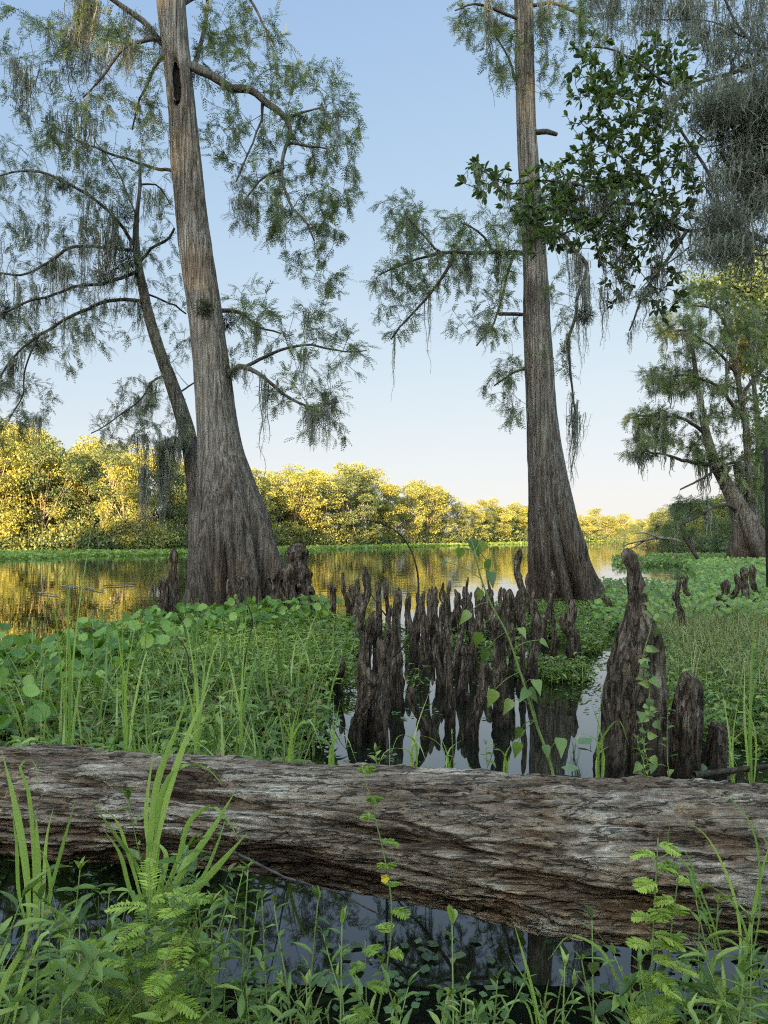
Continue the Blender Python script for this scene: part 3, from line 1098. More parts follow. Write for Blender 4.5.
LIMBS1 = [
    [(192, 66, 13, 12.55), (205, 72, 12, 12.4), (226, 86, 11, 12.3), (248, 89, 10, 12.1), (266, 100, 9, 12), (287, 121, 7, 11.9), (289, 140, 5, 11.9), (282, 160, 5, 11.8), (281, 180, 4, 11.7), (290, 203, 3.5, 11.7), (308, 226, 3, 11.6), (313, 240, 2, 11.6)],
    [(287, 121, 5, 11.9), (305, 110, 3, 12.2), (325, 108, 2, 12.4)], [(289, 146, 4, 11.9), (305, 146, 3, 11.6), (325, 150, 2, 11.4)],
    [(264, 100, 5, 12.1), (262, 120, 3, 12), (250, 150, 2.5, 11.8), (238, 180, 2, 11.7)], [(282, 170, 4, 11.8), (262, 180, 3, 11.5), (240, 205, 2, 11.4)],
    [(192, 70, 8, 12.6), (199, 50, 6, 12.9), (205, 20, 5, 13), (210, -30, 4, 13.2)],
    [(160, 44, 8, 12.6), (146, 24, 8, 12.4), (124, 6, 7, 12.3), (100, -10, 5, 12.2)],
    [(162, 40, 6, 12.6), (140, 42, 5, 12.2), (118, 55, 4, 12), (100, 78, 3, 11.9), (84, 96, 2, 11.9)],
    [(166, 50, 5, 12.6), (152, 70, 4, 12.9), (142, 92, 3, 13), (132, 130, 2, 13.1)],
    [(228, 372, 8, 12.5), (245, 369, 7, 12.3), (262, 378, 5, 12.1), (285, 396, 4, 12), (312, 407, 3, 11.9), (338, 402, 2, 11.8)],
    [(246, 369, 5, 12.3), (275, 352, 4, 12.4), (310, 345, 3, 12.5), (345, 352, 2, 12.5), (366, 350, 1.5, 12.5)],
    [(214, 312, 6, 12.6), (238, 314, 5, 12.8), (258, 328, 3, 13), (280, 335, 2, 13.2)],
    [(176, 10, 7, 12.7), (200, -8, 6, 12.9), (240, -10, 4, 13), (262, 20, 3, 13), (275, 45, 2, 13)],
    [(186, 175, 5, 12.7), (150, 165, 4, 13.3), (100, 150, 3, 13.8), (40, 120, 2, 14)],
]
seeds, rads = [], []
for k, rw in enumerate(LIMBS1):
    c, r = limb_nodes(rw, Y1)
    lm = MB()
    lm.tube(c, r, 9, lump=.06)
    lm.build("limb", M['dark_bark'] if r[0] > .04 else M['branch'], T1, org)
    seeds.append(c)
    rads.append(r)
S1, SR1 = np.concatenate(seeds), np.concatenate(rads)
B1 = [(240, 28, 45, 34, 52), (215, 60, 20, 40, 22), (312, 105, 42, 45, 62), (332, 165, 27, 45, 36), (300, 200, 40, 40, 52), (262, 205, 35, 40, 40), (318, 255, 34, 34, 34), (250, 150, 30, 35, 26),
      (340, 120, 22, 40, 22), (352, 195, 12, 28, 8), (222, 115, 20, 45, 22), (275, 75, 32, 22, 26), (285, 330, 55, 28, 40), (335, 352, 38, 24, 30), (300, 392, 48, 22, 36), (318, 425, 30, 22, 22), (250, 345, 20, 35, 14),
      (255, 300, 26, 22, 16), (330, 300, 18, 18, 8), (60, 35, 75, 45, 62), (125, 70, 45, 45, 42), (40, 95, 50, 45, 34), (95, 130, 55, 40, 46), (150, 130, 22, 50, 22), (240, -60, 90, 40, 50), (90, -60, 90, 40, 50), (160, -150, 120, 60, 60), (330, -140, 60, 50, 24)]
B1 = [(*b[:4], int(b[4] * 1.0)) for b in B1]
tg = blob_points(B1, 12.4, .75)
tw, lv = MB(), MB()
ln1 = grow(S1, SR1, tg, tw)
spray_leaves(lv, ln1, 9)
tw.build("twig_sprays", M['branch'], T1, org)
lv.build("foliage", M['cypress_leaf'], T1, org)
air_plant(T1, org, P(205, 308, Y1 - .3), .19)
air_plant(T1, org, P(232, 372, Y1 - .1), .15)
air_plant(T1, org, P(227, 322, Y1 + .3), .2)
ends1 = np.array([l[len(l) // 2] for l in ln1])
moss_on(T1, org, S1[60:], 34, .2, .75)
moss_on(T1, org, ends1, 34, .2, .8, kinds=[0, 1, 4])
hang_moss(T1, org, [P(rng.uniform(0, 150), rng.uniform(-10, 130), 12.3) for _ in range(12)], rng.uniform(.6, 1.4, 12), kinds=[2, 3, 5], widen=1.2)
hang_moss(T1, org, [P(88 + rng.uniform(-12, 12), -5 + rng.uniform(-8, 25), 12.2) for _ in range(14)], rng.uniform(.5, 1.3, 14), kinds=[2, 3, 5])
hang_moss(T1, org, [P(263, 375, 12), P(268, 385, 12.1), P(265, 378, 12.05)], [1.6, 1.1, 1.3], kinds=[0, 4])
hang_moss(T1, org, [P(302, 350, 12), P(304, 352, 12), P(330, 405, 11.9)], [.9, .7, .8], kinds=[0, 1])

# ============ the slender leaning cypress behind it
Y2 = 15.2
org = P(212, 603, Y2)
org[2] = -.2
T2 = thing("leaning_cypress", "slender mossy cypress leaning out from behind the big flared trunk", "tree", tuple(org))
rows = [(139, 150, 3), (140, 185, 4), (137, 215, 5), (136, 245, 7), (142, 285, 9), (150, 320, 11), (160, 352, 12), (172, 385, 14), (184, 420, 16), (192, 455, 18), (198, 490, 22), (204, 540, 30), (210, 590, 40), (212, 620, 50)]
mb, tc2, tr2 = cypress_trunk(rows, Y2, ((3, .3), (5, .3)), 8, 150, 40, flare_z=1.6)
mb.build("trunk", M['dark_bark'], T2, org)
LIMBS2 = [
    [(136, 252, 7, 15.2), (105, 248, 6, 15), (72, 247, 5.5, 14.7), (50, 262, 5, 14.5), (20, 275, 4, 14.4), (-15, 272, 3, 14.3)],
    [(134, 248, 7, 15.2), (118, 222, 6, 15), (95, 200, 5.5, 14.8), (65, 182, 5, 14.7), (35, 171, 4, 14.6), (-10, 178, 3, 14.5)],
    [(139, 270, 7, 15.2), (110, 281, 6, 15), (70, 288, 5, 14.7), (35, 300, 4.5, 14.5), (0, 312, 4, 14.3), (-20, 315, 3, 14.3)],
    [(146, 300, 7, 15.2), (110, 300, 6.5, 15), (75, 315, 6, 14.8), (45, 332, 5, 14.7), (10, 362, 4, 14.5), (-8, 395, 3, 14.3)],
    [(144, 292, 4, 15.2), (165, 300, 3.5, 15.6), (186, 315, 3, 16)],
    [(138, 265, 6, 15.2), (150, 248, 5, 15.1), (168, 238, 5, 15), (174, 228, 4, 14.8)],
    [(138, 222, 4, 15.2), (128, 195, 3, 15), (112, 165, 2.5, 14.9), (95, 140, 2, 14.8)],
    [(140, 185, 4, 15.2), (155, 185, 3, 15.4), (170, 205, 2.5, 15.6)],
    [(168, 375, 5, 15.2), (155, 380, 4, 15), (140, 400, 3, 14.8), (115, 420, 2.5, 14.7), (92, 432, 2, 14.6)],
    [(188, 440, 5, 15.2), (170, 440, 4, 14.9), (160, 455, 3, 14.8), (148, 480, 2, 14.7)],
    [(40, 335, 4, 14.7), (25, 370, 3, 14.6), (20, 400, 2.5, 14.6), (10, 420, 2, 14.5)],
    [(176, 395, 4, 15.3), (190, 385, 3, 15.8), (205, 370, 2, 16)],
]
seeds, rads = [], []
for rw in LIMBS2:
    c, r = limb_nodes(rw, Y2)
    r = r * .72
    lm = MB()
    lm.tube(c, r, 8, lump=.06)
    lm.build("limb", M['branch'], T2, org)
    seeds.append(c)
    rads.append(r)
S2, SR2 = np.concatenate(seeds), np.concatenate(rads)
B2 = [(50, 205, 70, 40, 50), (110, 205, 40, 45, 34), (30, 250, 50, 35, 34), (100, 262, 55, 30, 34), (45, 315, 60, 35, 44), (15, 350, 32, 40, 36), (20, 400, 36, 30, 44), (70, 345, 40, 25, 16), (110, 325, 45, 25, 22),
      (150, 390, 32, 22, 22), (125, 425, 36, 22, 30), (165, 430, 30, 28, 22), (175, 330, 22, 40, 18), (165, 270, 25, 40, 16), (80, 165, 60, 30, 34), (160, 205, 22, 40, 14), (20, 170, 35, 40, 22), (185, 455, 18, 25, 10),
      (5, 430, 26, 12, 16)]
B2 = [(*b[:4], int(b[4] * 1.2)) for b in B2]
tg = blob_points(B2, 15.0, .8)
tw, lv = MB(), MB()
ln2 = grow(S2, SR2, tg, tw)
spray_leaves(lv, ln2, 8, (.13, .25), tintmu=.5)
tw.build("twig_sprays", M['branch'], T2, org)
lv.build("foliage", M['grey_leaf'], T2, org)
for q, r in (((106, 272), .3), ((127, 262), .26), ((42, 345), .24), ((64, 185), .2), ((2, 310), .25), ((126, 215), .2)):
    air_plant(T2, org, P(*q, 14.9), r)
ends2 = np.array([l[len(l) // 2] for l in ln2])
k4 = np.concatenate([seeds[2], seeds[3]])
moss_on(T2, org, k4, 32, .35, 1.1, kinds=[0, 1, 2, 5])
moss_on(T2, org, np.concatenate(seeds[:2]), 12, .3, .9, kinds=[1, 2, 5])
moss_on(T2, org, ends2, 18, .3, 1.0)
hang_moss(T2, org, [P(rng.uniform(-5, 130), rng.uniform(180, 330), 14.6) for _ in range(17)], rng.uniform(.6, 1.5, 17), kinds=[2, 3, 5], widen=1.2)
hang_moss(T2, org, [P(rng.uniform(141, 168), rng.uniform(430, 475), 14.9) for _ in range(13)], rng.uniform(.9, 1.6, 13), kinds=[2, 3, 5], widen=.8)
hang_moss(T2, org, [P(rng.uniform(172, 190), rng.uniform(400, 455), 14.9) for _ in range(7)], rng.uniform(.6, 1.2, 7), kinds=[1, 2])

# ============ the slimmer straight cypress
Y3 = 13.8
org = P(566, 608, Y3)
org[2] = -.2
T3 = thing("bald_cypress", "slimmer straight bald cypress with a dark ribbed trunk curving out to a flared foot", "tree", tuple(org))
rows = [(524, -70, 18), (524, 0, 19), (525, 70, 19), (527, 140, 20), (532, 210, 22), (535, 260, 24), (537, 320, 27), (540, 380, 29), (543, 430, 32), (547, 470, 38), (555, 520, 49), (563, 560, 59), (571, 595, 71), (575, 612, 84), (577, 635, 95)]
mb, tc3, tr3 = cypress_trunk(rows, Y3, ((5, .4), (8, .5), (12, .3)), 14, flare_z=2.2)
mb.build("trunk", M['cypress_bark'], T3, org)
LIMBS3 = [
    [(531, 254, 7, 13.8), (512, 252, 6, 13.7), (485, 252, 5, 13.5), (455, 253, 5, 13.3), (438, 250, 4, 13.2), (425, 235, 3, 13.1), (405, 212, 2, 13)],
    [(455, 253, 5, 13.3), (440, 280, 4, 13.2), (415, 310, 3, 13.1), (390, 340, 2, 13)],
    [(438, 252, 4, 13.2), (410, 262, 3, 13.4), (380, 275, 2, 13.6)],
    [(522, 315, 5, 13.8), (500, 314, 5, 13.6)],
    [(492, 252, 4, 13.5), (482, 235, 3, 13.3), (462, 222, 2, 13.2)],
    [(538, 230, 7, 13.8), (560, 232, 6, 13.4), (574, 250, 6, 13.2), (585, 262, 5, 13.1), (578, 300, 4, 13), (570, 335, 4, 13), (572, 380, 3, 13), (576, 415, 2, 13)],
    [(533, 132, 7, 13.8), (545, 131, 7, 13.6), (556, 133, 5, 13.5)],
    [(524, 20, 5, 13.8), (500, 10, 4, 13.5), (475, 5, 3, 13.3), (455, 12, 2, 13.2)],
    [(528, 5, 5, 13.9), (560, 5, 4, 14.2), (590, 18, 3, 14.4)],
    [(516, 85, 4, 13.8), (508, 60, 3, 13.7), (498, 40, 2, 13.6)],
    [(530, 370, 4, 14), (515, 372, 3, 14.4), (495, 384, 2, 14.6)],
    [(515, 250, 4, 13.7), (505, 290, 3, 13.6), (490, 330, 2.5, 13.5), (478, 345, 2, 13.5)],
]
seeds, rads = [], []
for rw in LIMBS3:
    c, r = limb_nodes(rw, Y3)
    lm = MB()
    lm.tube(c, r, 8, lump=.06)
    lm.build("limb", M['branch'], T3, org)
    seeds.append(c)
    rads.append(r)
S3, SR3 = np.concatenate(seeds), np.concatenate(rads)
B3 = [(400, 215, 26, 26, 24), (430, 235, 34, 30, 30), (395, 275, 30, 24, 28), (440, 270, 40, 28, 36), (400, 315, 24, 24, 18), (470, 230, 26, 22, 20), (490, 270, 28, 34, 34), (500, 320, 22, 30, 18), (470, 320, 22, 22, 10),
      (478, 18, 32, 24, 30), (500, 45, 24, 28, 22), (508, 78, 16, 16, 8), (560, 22, 34, 30, 34), (600, 20, 34, 24, 20), (560, -60, 90, 40, 50), (640, -120, 90, 60, 40), (460, -110, 70, 50, 34), (498, 385, 16, 18, 12), (515, 405, 14, 20, 9), (512, 365, 18, 16, 9), (560, 350, 16, 30, 8), (548, 75, 16, 22, 10),
      (520, 230, 28, 26, 26), (565, 300, 20, 30, 12)]
B3 = [(*b[:4], int(b[4] * 1.3)) for b in B3]
tg = blob_points(B3, 13.4, .75)
tw, lv = MB(), MB()
ln3 = grow(S3, SR3, tg, tw)
spray_leaves(lv, ln3, 9, tintmu=.5)
tw.build("twig_sprays", M['branch'], T3, org)
lv.build("foliage", M['cypress_leaf'], T3, org)
air_plant(T3, org, P(500, 252, 13.4), .22)
air_plant(T3, org, P(585, 315, 13), .2)
air_plant(T3, org, P(530, 205, 13.3), .42, 'moss', 900)
hang_moss(T3, org, [P(rng.uniform(515, 560), rng.uniform(190, 215), 13.3) for _ in range(12)], rng.uniform(.4, .9, 12), kinds=[2, 3])
ends3 = np.array([l[len(l) // 2] for l in ln3])
moss_on(T3, org, np.concatenate(seeds[:3]), 20, .3, 1.5, kinds=[0, 1, 4])
moss_on(T3, org, seeds[5], 22, .4, 1.7, kinds=[0, 1, 2])
moss_on(T3, org, ends3, 18, .2, .6)
hang_moss(T3, org, [P(487, 2, 13.2), P(489, 0, 13.2), P(486, -5, 13.2)], [1.9, 1.3, 1.0], kinds=[0, 4])
hang_moss(T3, org, [P(540, 3, 13.2), P(546, -4, 13.3)], [.8, 1.0], kinds=[2])

# ============ the broadleaf tree whose boughs reach in front of it
Y4 = 8.6
org = np.array([5.3, 8.2, -.1])
T4 = thing("broadleaf_tree", "broadleaf tree with glossy dark oval leaves reaching across the slimmer cypress", "tree", tuple(org))
tr = spline([[5.35, 8.2, -.3], [5.25, 8.25, 1.2], [5.1, 8.3, 3.2], [4.8, 8.3, 5.4], [4.5, 8.4, 7.6]], 40)
mb = MB()
mb.tube(tr, np.linspace(.19, .07, 40), 14, lump=.05)
mb.build("trunk", M['dark_bark'], T4, org)
LIMBS4 = [
    [(850, 250, 9, 8.3), (780, 245, 7, 8.5), (735, 225, 6, 8.6), (690, 232, 5, 8.6), (650, 210, 5, 8.6), (612, 205, 4, 8.6), (590, 190, 3.5, 8.6), (550, 180, 3, 8.6), (510, 182, 2, 8.6), (480, 170, 1.6, 8.6)],
    [(850, 60, 7, 8.4), (780, 55, 6, 8.6), (720, 75, 5, 8.7), (670, 85, 4, 8.8), (630, 60, 3, 8.8), (595, 45, 2, 8.8)],
    [(730, 225, 5, 8.6), (705, 170, 4, 8.7), (680, 130, 3.5, 8.8), (650, 110, 3, 8.9), (610, 120, 2, 9)],
    [(690, 232, 5, 8.6), (660, 270, 4, 8.5), (640, 300, 3, 8.4), (630, 330, 2, 8.4)],
    [(650, 210, 4, 8.6), (640, 175, 3, 8.8), (615, 150, 2.5, 8.9), (590, 130, 2, 9)],
    [(612, 205, 4, 8.6), (590, 225, 3, 8.4), (565, 232, 2.5, 8.4), (540, 245, 2, 8.4)],
]
seeds, rads = [], []
for rw in LIMBS4:
    c, r = limb_nodes(rw, Y4)
    lm = MB()
    lm.tube(c, r, 8, lump=.06)
    lm.build("limb", M['branch'], T4, org)
    seeds.append(c)
    rads.append(r)
S4, SR4 = np.concatenate(seeds), np.concatenate(rads)
B4 = [(600, 70, 34, 36, 36), (640, 95, 46, 44, 56), (620, 150, 44, 40, 54), (655, 190, 42, 40, 46), (590, 195, 36, 30, 36), (545, 190, 30, 26, 30), (488, 178, 26, 18, 18), (640, 245, 40, 34, 36), (600, 235, 34, 26, 24), (660, 60, 30, 34, 24),
      (680, 120, 24, 50, 24), (560, 225, 26, 26, 20), (665, 290, 20, 30, 12), (720, 210, 36, 60, 16), (740, 90, 30, 50, 10), (535, 225, 30, 30, 18), (580, 130, 34, 40, 14), (690, 60, 30, 26, 12), (620, 285, 22, 24, 8), (520, 205, 18, 20, 10)]
B4 = [(*b[:4], int(b[4] * 1.45)) for b in B4]
tg = blob_points(B4, 8.7, .5)
tw, lv = MB(), MB()
ln4 = grow(S4, SR4, tg, tw, kink=.14)
pos, dr, T = [], [], []
for l in ln4:
    d = unit(l[-1] - l[-2])
    cl = np.clip(rng.normal(.45, .2), .05, .95)
    for j in range(10):
        i = len(l) - 1 if j < 5 else int(rng.integers(len(l) // 2, len(l)))
        pos.append(l[i])
        dr.append(unit(d + rdir(1)[0] * .95 + [0, 0, .1]))
        T.append(np.clip(cl + rng.normal(0, .15), 0, 1))
n = len(pos)
L = rng.uniform(.06, .115, n)
stamp(lv, tmpl_oval(), np.array(pos), np.array(dr), unit(np.array([0, 0, 1]) + rdir(n) * .7), L, L * .42, np.array(T))
tw.build("twig_sprays", M['branch'], T4, org)
lv.build("foliage", M['broad_leaf'], T4, org)
ends4 = np.array([l[len(l) // 2] for l in ln4])
moss_on(T4, org, np.concatenate(seeds[:4]), 40, .2, .9, kinds=[0, 1, 2, 5])
hang_moss(T4, org, [P(rng.uniform(585, 625), rng.uniform(185, 215), 8.5) for _ in range(8)], rng.uniform(.25, .6, 8), kinds=[2, 3, 5])
hang_moss(T4, org, [P(rng.uniform(590, 690), rng.uniform(-20, 12), 8.8) for _ in range(26)], rng.uniform(.2, .65, 26), kinds=[1, 2, 3])
hang_moss(T4, org, [P(rng.uniform(605, 665), rng.uniform(235, 290), 8.4) for _ in range(14)], rng.uniform(.3, .7, 14), kinds=[0, 1, 2])

# ============ the moss-hung tree at the edge of the view
Y5 = 7.4
org = np.array([4.75, 6.9, -.1])
T5 = thing("moss_draped_tree", "near tree smothered in a thick grey curtain of hanging moss and bare twigs", "tree", tuple(org))
tr = spline([[4.8, 6.9, -.3], [4.7, 6.95, 1.5], [4.5, 7, 3.5], [4.3, 7, 5.5], [4.2, 7, 7]], 40)
mb = MB()
mb.tube(tr, np.linspace(.2, .08, 40), 14, lump=.05)
mb.build("trunk", M['dark_bark'], T5, org)
LIMBS5 = [
    [(830, 80, 8, 7.1), (790, 60, 6, 7.2), (755, 40, 5, 7.3), (735, 15, 4, 7.4), (720, -20, 3, 7.5)],
    [(820, 130, 8, 7.1), (775, 110, 6, 7.2), (740, 115, 5, 7.3), (712, 140, 3.5, 7.4), (695, 130, 2, 7.4)],
    [(830, 190, 7, 7.1), (770, 180, 5, 7.2), (735, 205, 4, 7.3), (700, 235, 3, 7.3), (660, 265, 2.2, 7.4), (638, 290, 1.6, 7.4)],
    [(820, 260, 6, 7.1), (770, 215, 4, 7.2), (738, 180, 3, 7.2), (715, 160, 2, 7.3)],
    [(800, 235, 4, 7.1), (755, 255, 3, 7.1), (725, 215, 2.5, 7.2), (700, 180, 2, 7.2)],
    [(760, 40, 4, 7.3), (735, 30, 3, 7.4), (700, 20, 2, 7.6), (660, 20, 2, 7.8)],
]
seeds, rads = [], []
for rw in LIMBS5:
    c, r = limb_nodes(rw, Y5)
    lm = MB()
    lm.tube(c, r * .8, 7, lump=.06)
    lm.build("limb", M['branch'], T5, org)
    seeds.append(c)
    rads.append(r)
S5, SR5 = np.concatenate(seeds), np.concatenate(rads)
tg = blob_points([(735, 150, 46, 100, 210), (735, 240, 42, 80, 190), (700, 25, 70, 30, 60), (740, 30, 40, 40, 40), (680, 240, 40, 50, 30), (640, 40, 40, 25, 14)], 7.4, .35)
tw = MB()
ln5 = grow(S5, SR5, tg, tw, kink=.35, rmax=.009, thin=.0016)
tw.build("twig_sprays", M['pale_twig'], T5, org)
ends5 = np.concatenate(ln5)
mass = []
while len(mass) < 54:
    q = (rng.uniform(670, 785), rng.uniform(40, 270))
    if rng.uniform() < np.interp(q[0], [670, 700, 745], [.02, .15, 1]) and rng.uniform() < (.5 + .5 * fbm(np.array([[q[0] / 30, q[1] / 30, 0]]), 2, 9)[0] * 2):
        mass.append(P(*q, 7.4 + rng.normal(0, .25)))
hang_moss(T5, org, np.array(mass), rng.uniform(.2, .62, 54), kinds=[6, 7, 3, 5, 2], widen=1.5)
mass = [P(rng.uniform(690, 780), rng.uniform(-25, 30), 7.5 + rng.normal(0, .25)) for _ in range(22)]
hang_moss(T5, org, mass, rng.uniform(.25, .7, 22), kinds=[1, 2, 5])
moss_on(T5, org, np.concatenate(seeds[1:4]), 22, .2, .7, kinds=[0, 1, 2])
air_plant(T5, org, P(742, 140, 7.3), .3, 'moss', 700)
air_plant(T5, org, P(715, 120, 7.4), .2, 'moss', 600)

# ============ the tiered mossy cypress down the bank
Y6 = 36.0
org = P(757, 548, Y6)
T6 = thing("leaning_cypress", "tall tiered cypress trailing moss and leaning out over the water down the shaded bank", "tree", tuple(org))
rows = [(690, 330, 3), (700, 400, 6), (708, 440, 9), (716, 465, 12), (727, 485, 15), (738, 505, 19), (745, 520, 24), (750, 535, 32), (754, 549, 42), (756, 560, 48)]
mb, tc6, tr6 = cypress_trunk(rows, Y6, ((3, .4), (5, .5), (8, .3)), 23, 120, 60, flare_z=3.2)
mb.build("trunk", M['cypress_bark'], T6, org)
LIMBS6 = [
    [(752, 520, 12, 36.4), (749, 480, 10, 36.4), (746, 430, 9, 36.4), (740, 390, 7, 36.4), (732, 345, 5, 36.4), (724, 310, 3, 36.4)],
    [(716, 465, 6, 36), (690, 462, 5, 35.5), (665, 455, 3, 35), (640, 450, 2, 34.8)],
    [(707, 435, 6, 36), (685, 420, 4, 35.5), (655, 415, 3, 35.2), (632, 418, 2, 35)],
    [(744, 420, 6, 36.4), (715, 385, 4, 36), (685, 375, 3, 35.6), (655, 380, 2, 35.4)],
    [(738, 375, 5, 36.4), (710, 345, 3, 36), (680, 330, 3, 35.8), (660, 335, 2, 35.6)],
    [(748, 470, 6, 36.4), (735, 462, 4, 35.6), (700, 480, 3, 35), (680, 490, 2, 34.6)],
    [(733, 340, 4, 36.4), (715, 310, 3, 36.2), (690, 305, 2, 36)],
    [(742, 395, 5, 36.4), (760, 372, 4, 36.5), (785, 350, 3, 36.5)],
    [(743, 512, 6, 36), (722, 505, 4, 35.2), (700, 515, 3, 34.6), (676, 528, 2, 34.2)],
]
seeds, rads = [], []
for rw in LIMBS6:
    c, r = limb_nodes(rw, Y6)
    lm = MB()
    lm.tube(c, r, 7, lump=.06)
    lm.build("limb", M['cypress_bark'] if rw is LIMBS6[0] else M['branch'], T6, org)
    seeds.append(c)
    rads.append(r)
S6, SR6 = np.concatenate(seeds), np.concatenate(rads)
B6 = [(650, 418, 28, 9, 30), (668, 440, 40, 9, 36), (640, 452, 16, 8, 12), (672, 375, 34, 8, 30), (655, 385, 18, 8, 12), (700, 385, 34, 10, 24), (700, 330, 42, 12, 34), (668, 325, 18, 14, 16), (690, 350, 30, 8, 14), (700, 415, 30, 8, 18),
      (715, 455, 30, 10, 26), (735, 350, 25, 20, 16), (705, 300, 34, 16, 24), (750, 410, 18, 20, 14), (760, 440, 16, 30, 18), (690, 505, 22, 7, 18), (668, 528, 16, 6, 10), (735, 480, 20, 12, 12), (745, 320, 24, 22, 18), (765, 490, 10, 30, 12)]
B6 = [(*b[:4], int(b[4] * 1.75)) for b in B6] + [(735, 400, 28, 60, 20), (755, 350, 16, 50, 26)]
tg = blob_points(B6, 35.8, 1.4)
tw, lv = MB(), MB()
ln6 = grow(S6, SR6, tg, tw, rmax=.05, thin=.006)
spray_leaves(lv, ln6, 11, (.3, .55), droop=.2, tintmu=.5)
tw.build("twig_sprays", M['branch'], T6, org)
lv.build("foliage", M['cypress_leaf'], T6, org)
ends6 = np.array([l[-1] for l in ln6])
moss_on(T6, org, ends6, 64, .6, 1.7, far=True, widen=1.5)
moss_on(T6, org, S6, 36, .8, 2.4, far=True, widen=1.7)

# ============ big leafy trees behind it, the small one with sunlight put into its leaf colour
def bank_tree(name, label, px, d, top, blobs, mat, leaf, per, spread=1.2):
    org = np.array([(px - 384) * d / F, d, .2])
    t = thing(name, label, "tree", tuple(org))
    tr = spline([org + [0, 0, -.4], (org + P(px, top, d)) / 2 + [.4, 0, 0], P(px - 4, top, d)], 24)
    m_ = MB()
    m_.tube(tr, np.linspace(.34, .06, 24), 10, lump=.07)
    m_.build("trunk", M['dark_bark'], t, org)
    tg = blob_points(blobs, d, spread)
    a, b = MB(), MB()
    lines = grow(tr, np.linspace(.3, .06, 24), tg, a, rmax=.07, thin=.006)
    a.build("branch_sprays", M['branch'], t, org)
    pos = np.concatenate([l[-1] + rng.normal(0, .3, (per, 3)) for l in lines])
    n = len(pos)
    L = rng.uniform(.7, 1.3, n) * leaf
    stamp(b, tmpl_diamond(), pos, rdir(n), rdir(n, .1, 1), L, L * .6, np.clip(np.repeat(rng.normal(.45, .2, len(lines)), per) + rng.normal(0, .15, n), 0, 1))
    b.build("foliage", M[mat], t, org)
    return t


bank_tree("leafy_tree", "tall dense green tree rising behind the mossy cypress at the edge of the bank", 772, 42, 250,
          [(750, 270, 30, 22, 60), (768, 310, 18, 40, 60), (772, 350, 16, 30, 40), (745, 300, 26, 22, 40), (770, 420, 14, 50, 50), (768, 480, 14, 30, 30), (712, 285, 24, 16, 26)], 'broad_leaf', .26, 26)
bank_tree("orange_lit_tree", "small tree with orange lit leaves showing through the branches of the mossy cypress", 752, 46, 335,
          [(738, 334, 9, 7, 12), (748, 352, 12, 10, 20), (742, 365, 8, 6, 10)], 'orange_leaf', .3, 22, .8)
# ------------------------------------------------------------ cypress knees
def knee(label, group, tx, ty, bx, by, wpx, seed, bulge=.16, kinks=(), mat='knee', tip=.42, name="cypress_knee"):
    base = G(bx, by)
    d = base[1]
    top = P(tx, ty, d + rng.uniform(-.06, .06))
    rb = wpx * (.4 if wpx < 15 else .43) * d / F
    hgt = top[2]
    r = np.random.default_rng(seed)
    nz, ns = (110, 60) if wpx > 22 else (70, 32)
    s = np.linspace(0, 1, nz)
    lo = base + [0, 0, -.3]
    bend = np.array([r.normal(0, .05), r.normal(0, .05), 0]) * hgt
    tip = tip * r.uniform(.7, 1.2)
    ctl = [np.append(lo, 0), np.append(base * .66 + top * .34 + bend, 0), np.append(base * .3 + top * .7 - bend * .5 + [r.normal(0, .015), 0, 0], 0), np.append(top, 0)]
    for k, (f, ox) in enumerate(kinks):
        pass
    c = spline(np.array(ctl)[:, :3], nz)
    prof = (tip + (1 - tip) * (1 - s) ** 1.25) * (1 + .7 * np.clip(.3 - s, 0, 1) / .3)
    prof = prof * np.sqrt(np.clip(1 - ((s - .93) / .07).clip(0, 1) ** 2, .0009, 1))
    prof = prof * (1 + .32 * np.exp(-((s - .9) / .05) ** 2))         # knobbed tip
    a = np.linspace(0, 2 * np.pi, ns, endpoint=False)
    ca, sa = np.cos(a)[None], np.sin(a)[None]
    S_ = s[:, None]
    q = np.stack([ca * 1.3 + 0 * S_, sa * 1.3 + 0 * S_, S_ * hgt / max(rb, .03) * .42 + 0 * ca], -1)
    lump = fbm(q, 3, seed)
    q = np.stack([ca * 3.2 + 0 * S_, sa * 3.2 + 0 * S_, S_ * 3 + 0 * ca], -1)
    rib = fbm(q, 3, seed + 50)
    fine = fbm(np.stack([ca * 9 + 0 * S_, sa * 9 + 0 * S_, S_ * hgt * 14 + 0 * ca], -1), 3, seed + 33)
    knob = np.maximum(0, fbm(np.stack([ca * 1.8 + 0 * S_, sa * 1.8 + 0 * S_, S_ * 7 + 0 * ca], -1), 2, seed + 90) - .18)
    rr_ = rb * prof[:, None] * (1 + bulge * 2.3 * lump + .36 * rib + 1.3 * knob * (S_ > .1) + .26 * fine)
    x = c[:, 0:1] + rr_ * ca
    y = c[:, 1:2] + rr_ * sa
    z = c[:, 2:3] + 0 * ca + .25 * rb * fbm(q * .7, 2, seed + 7)
    mb = MB()
    mb.grid(np.stack([x, y, z], -1))
    n0 = mb.n
    mb.add([np.array([x[-1].mean(), y[-1].mean(), z[-1].mean() + .002])])
    j = np.arange(ns)
    mb.tr.append(np.stack([n0 - ns + j, n0 - ns + (j + 1) % ns, np.full(ns, n0)], -1))
    org = np.array([base[0], base[1], -.02])
    return tag(mb.build(name, M[mat], None, org), label, "cypress knee", group)


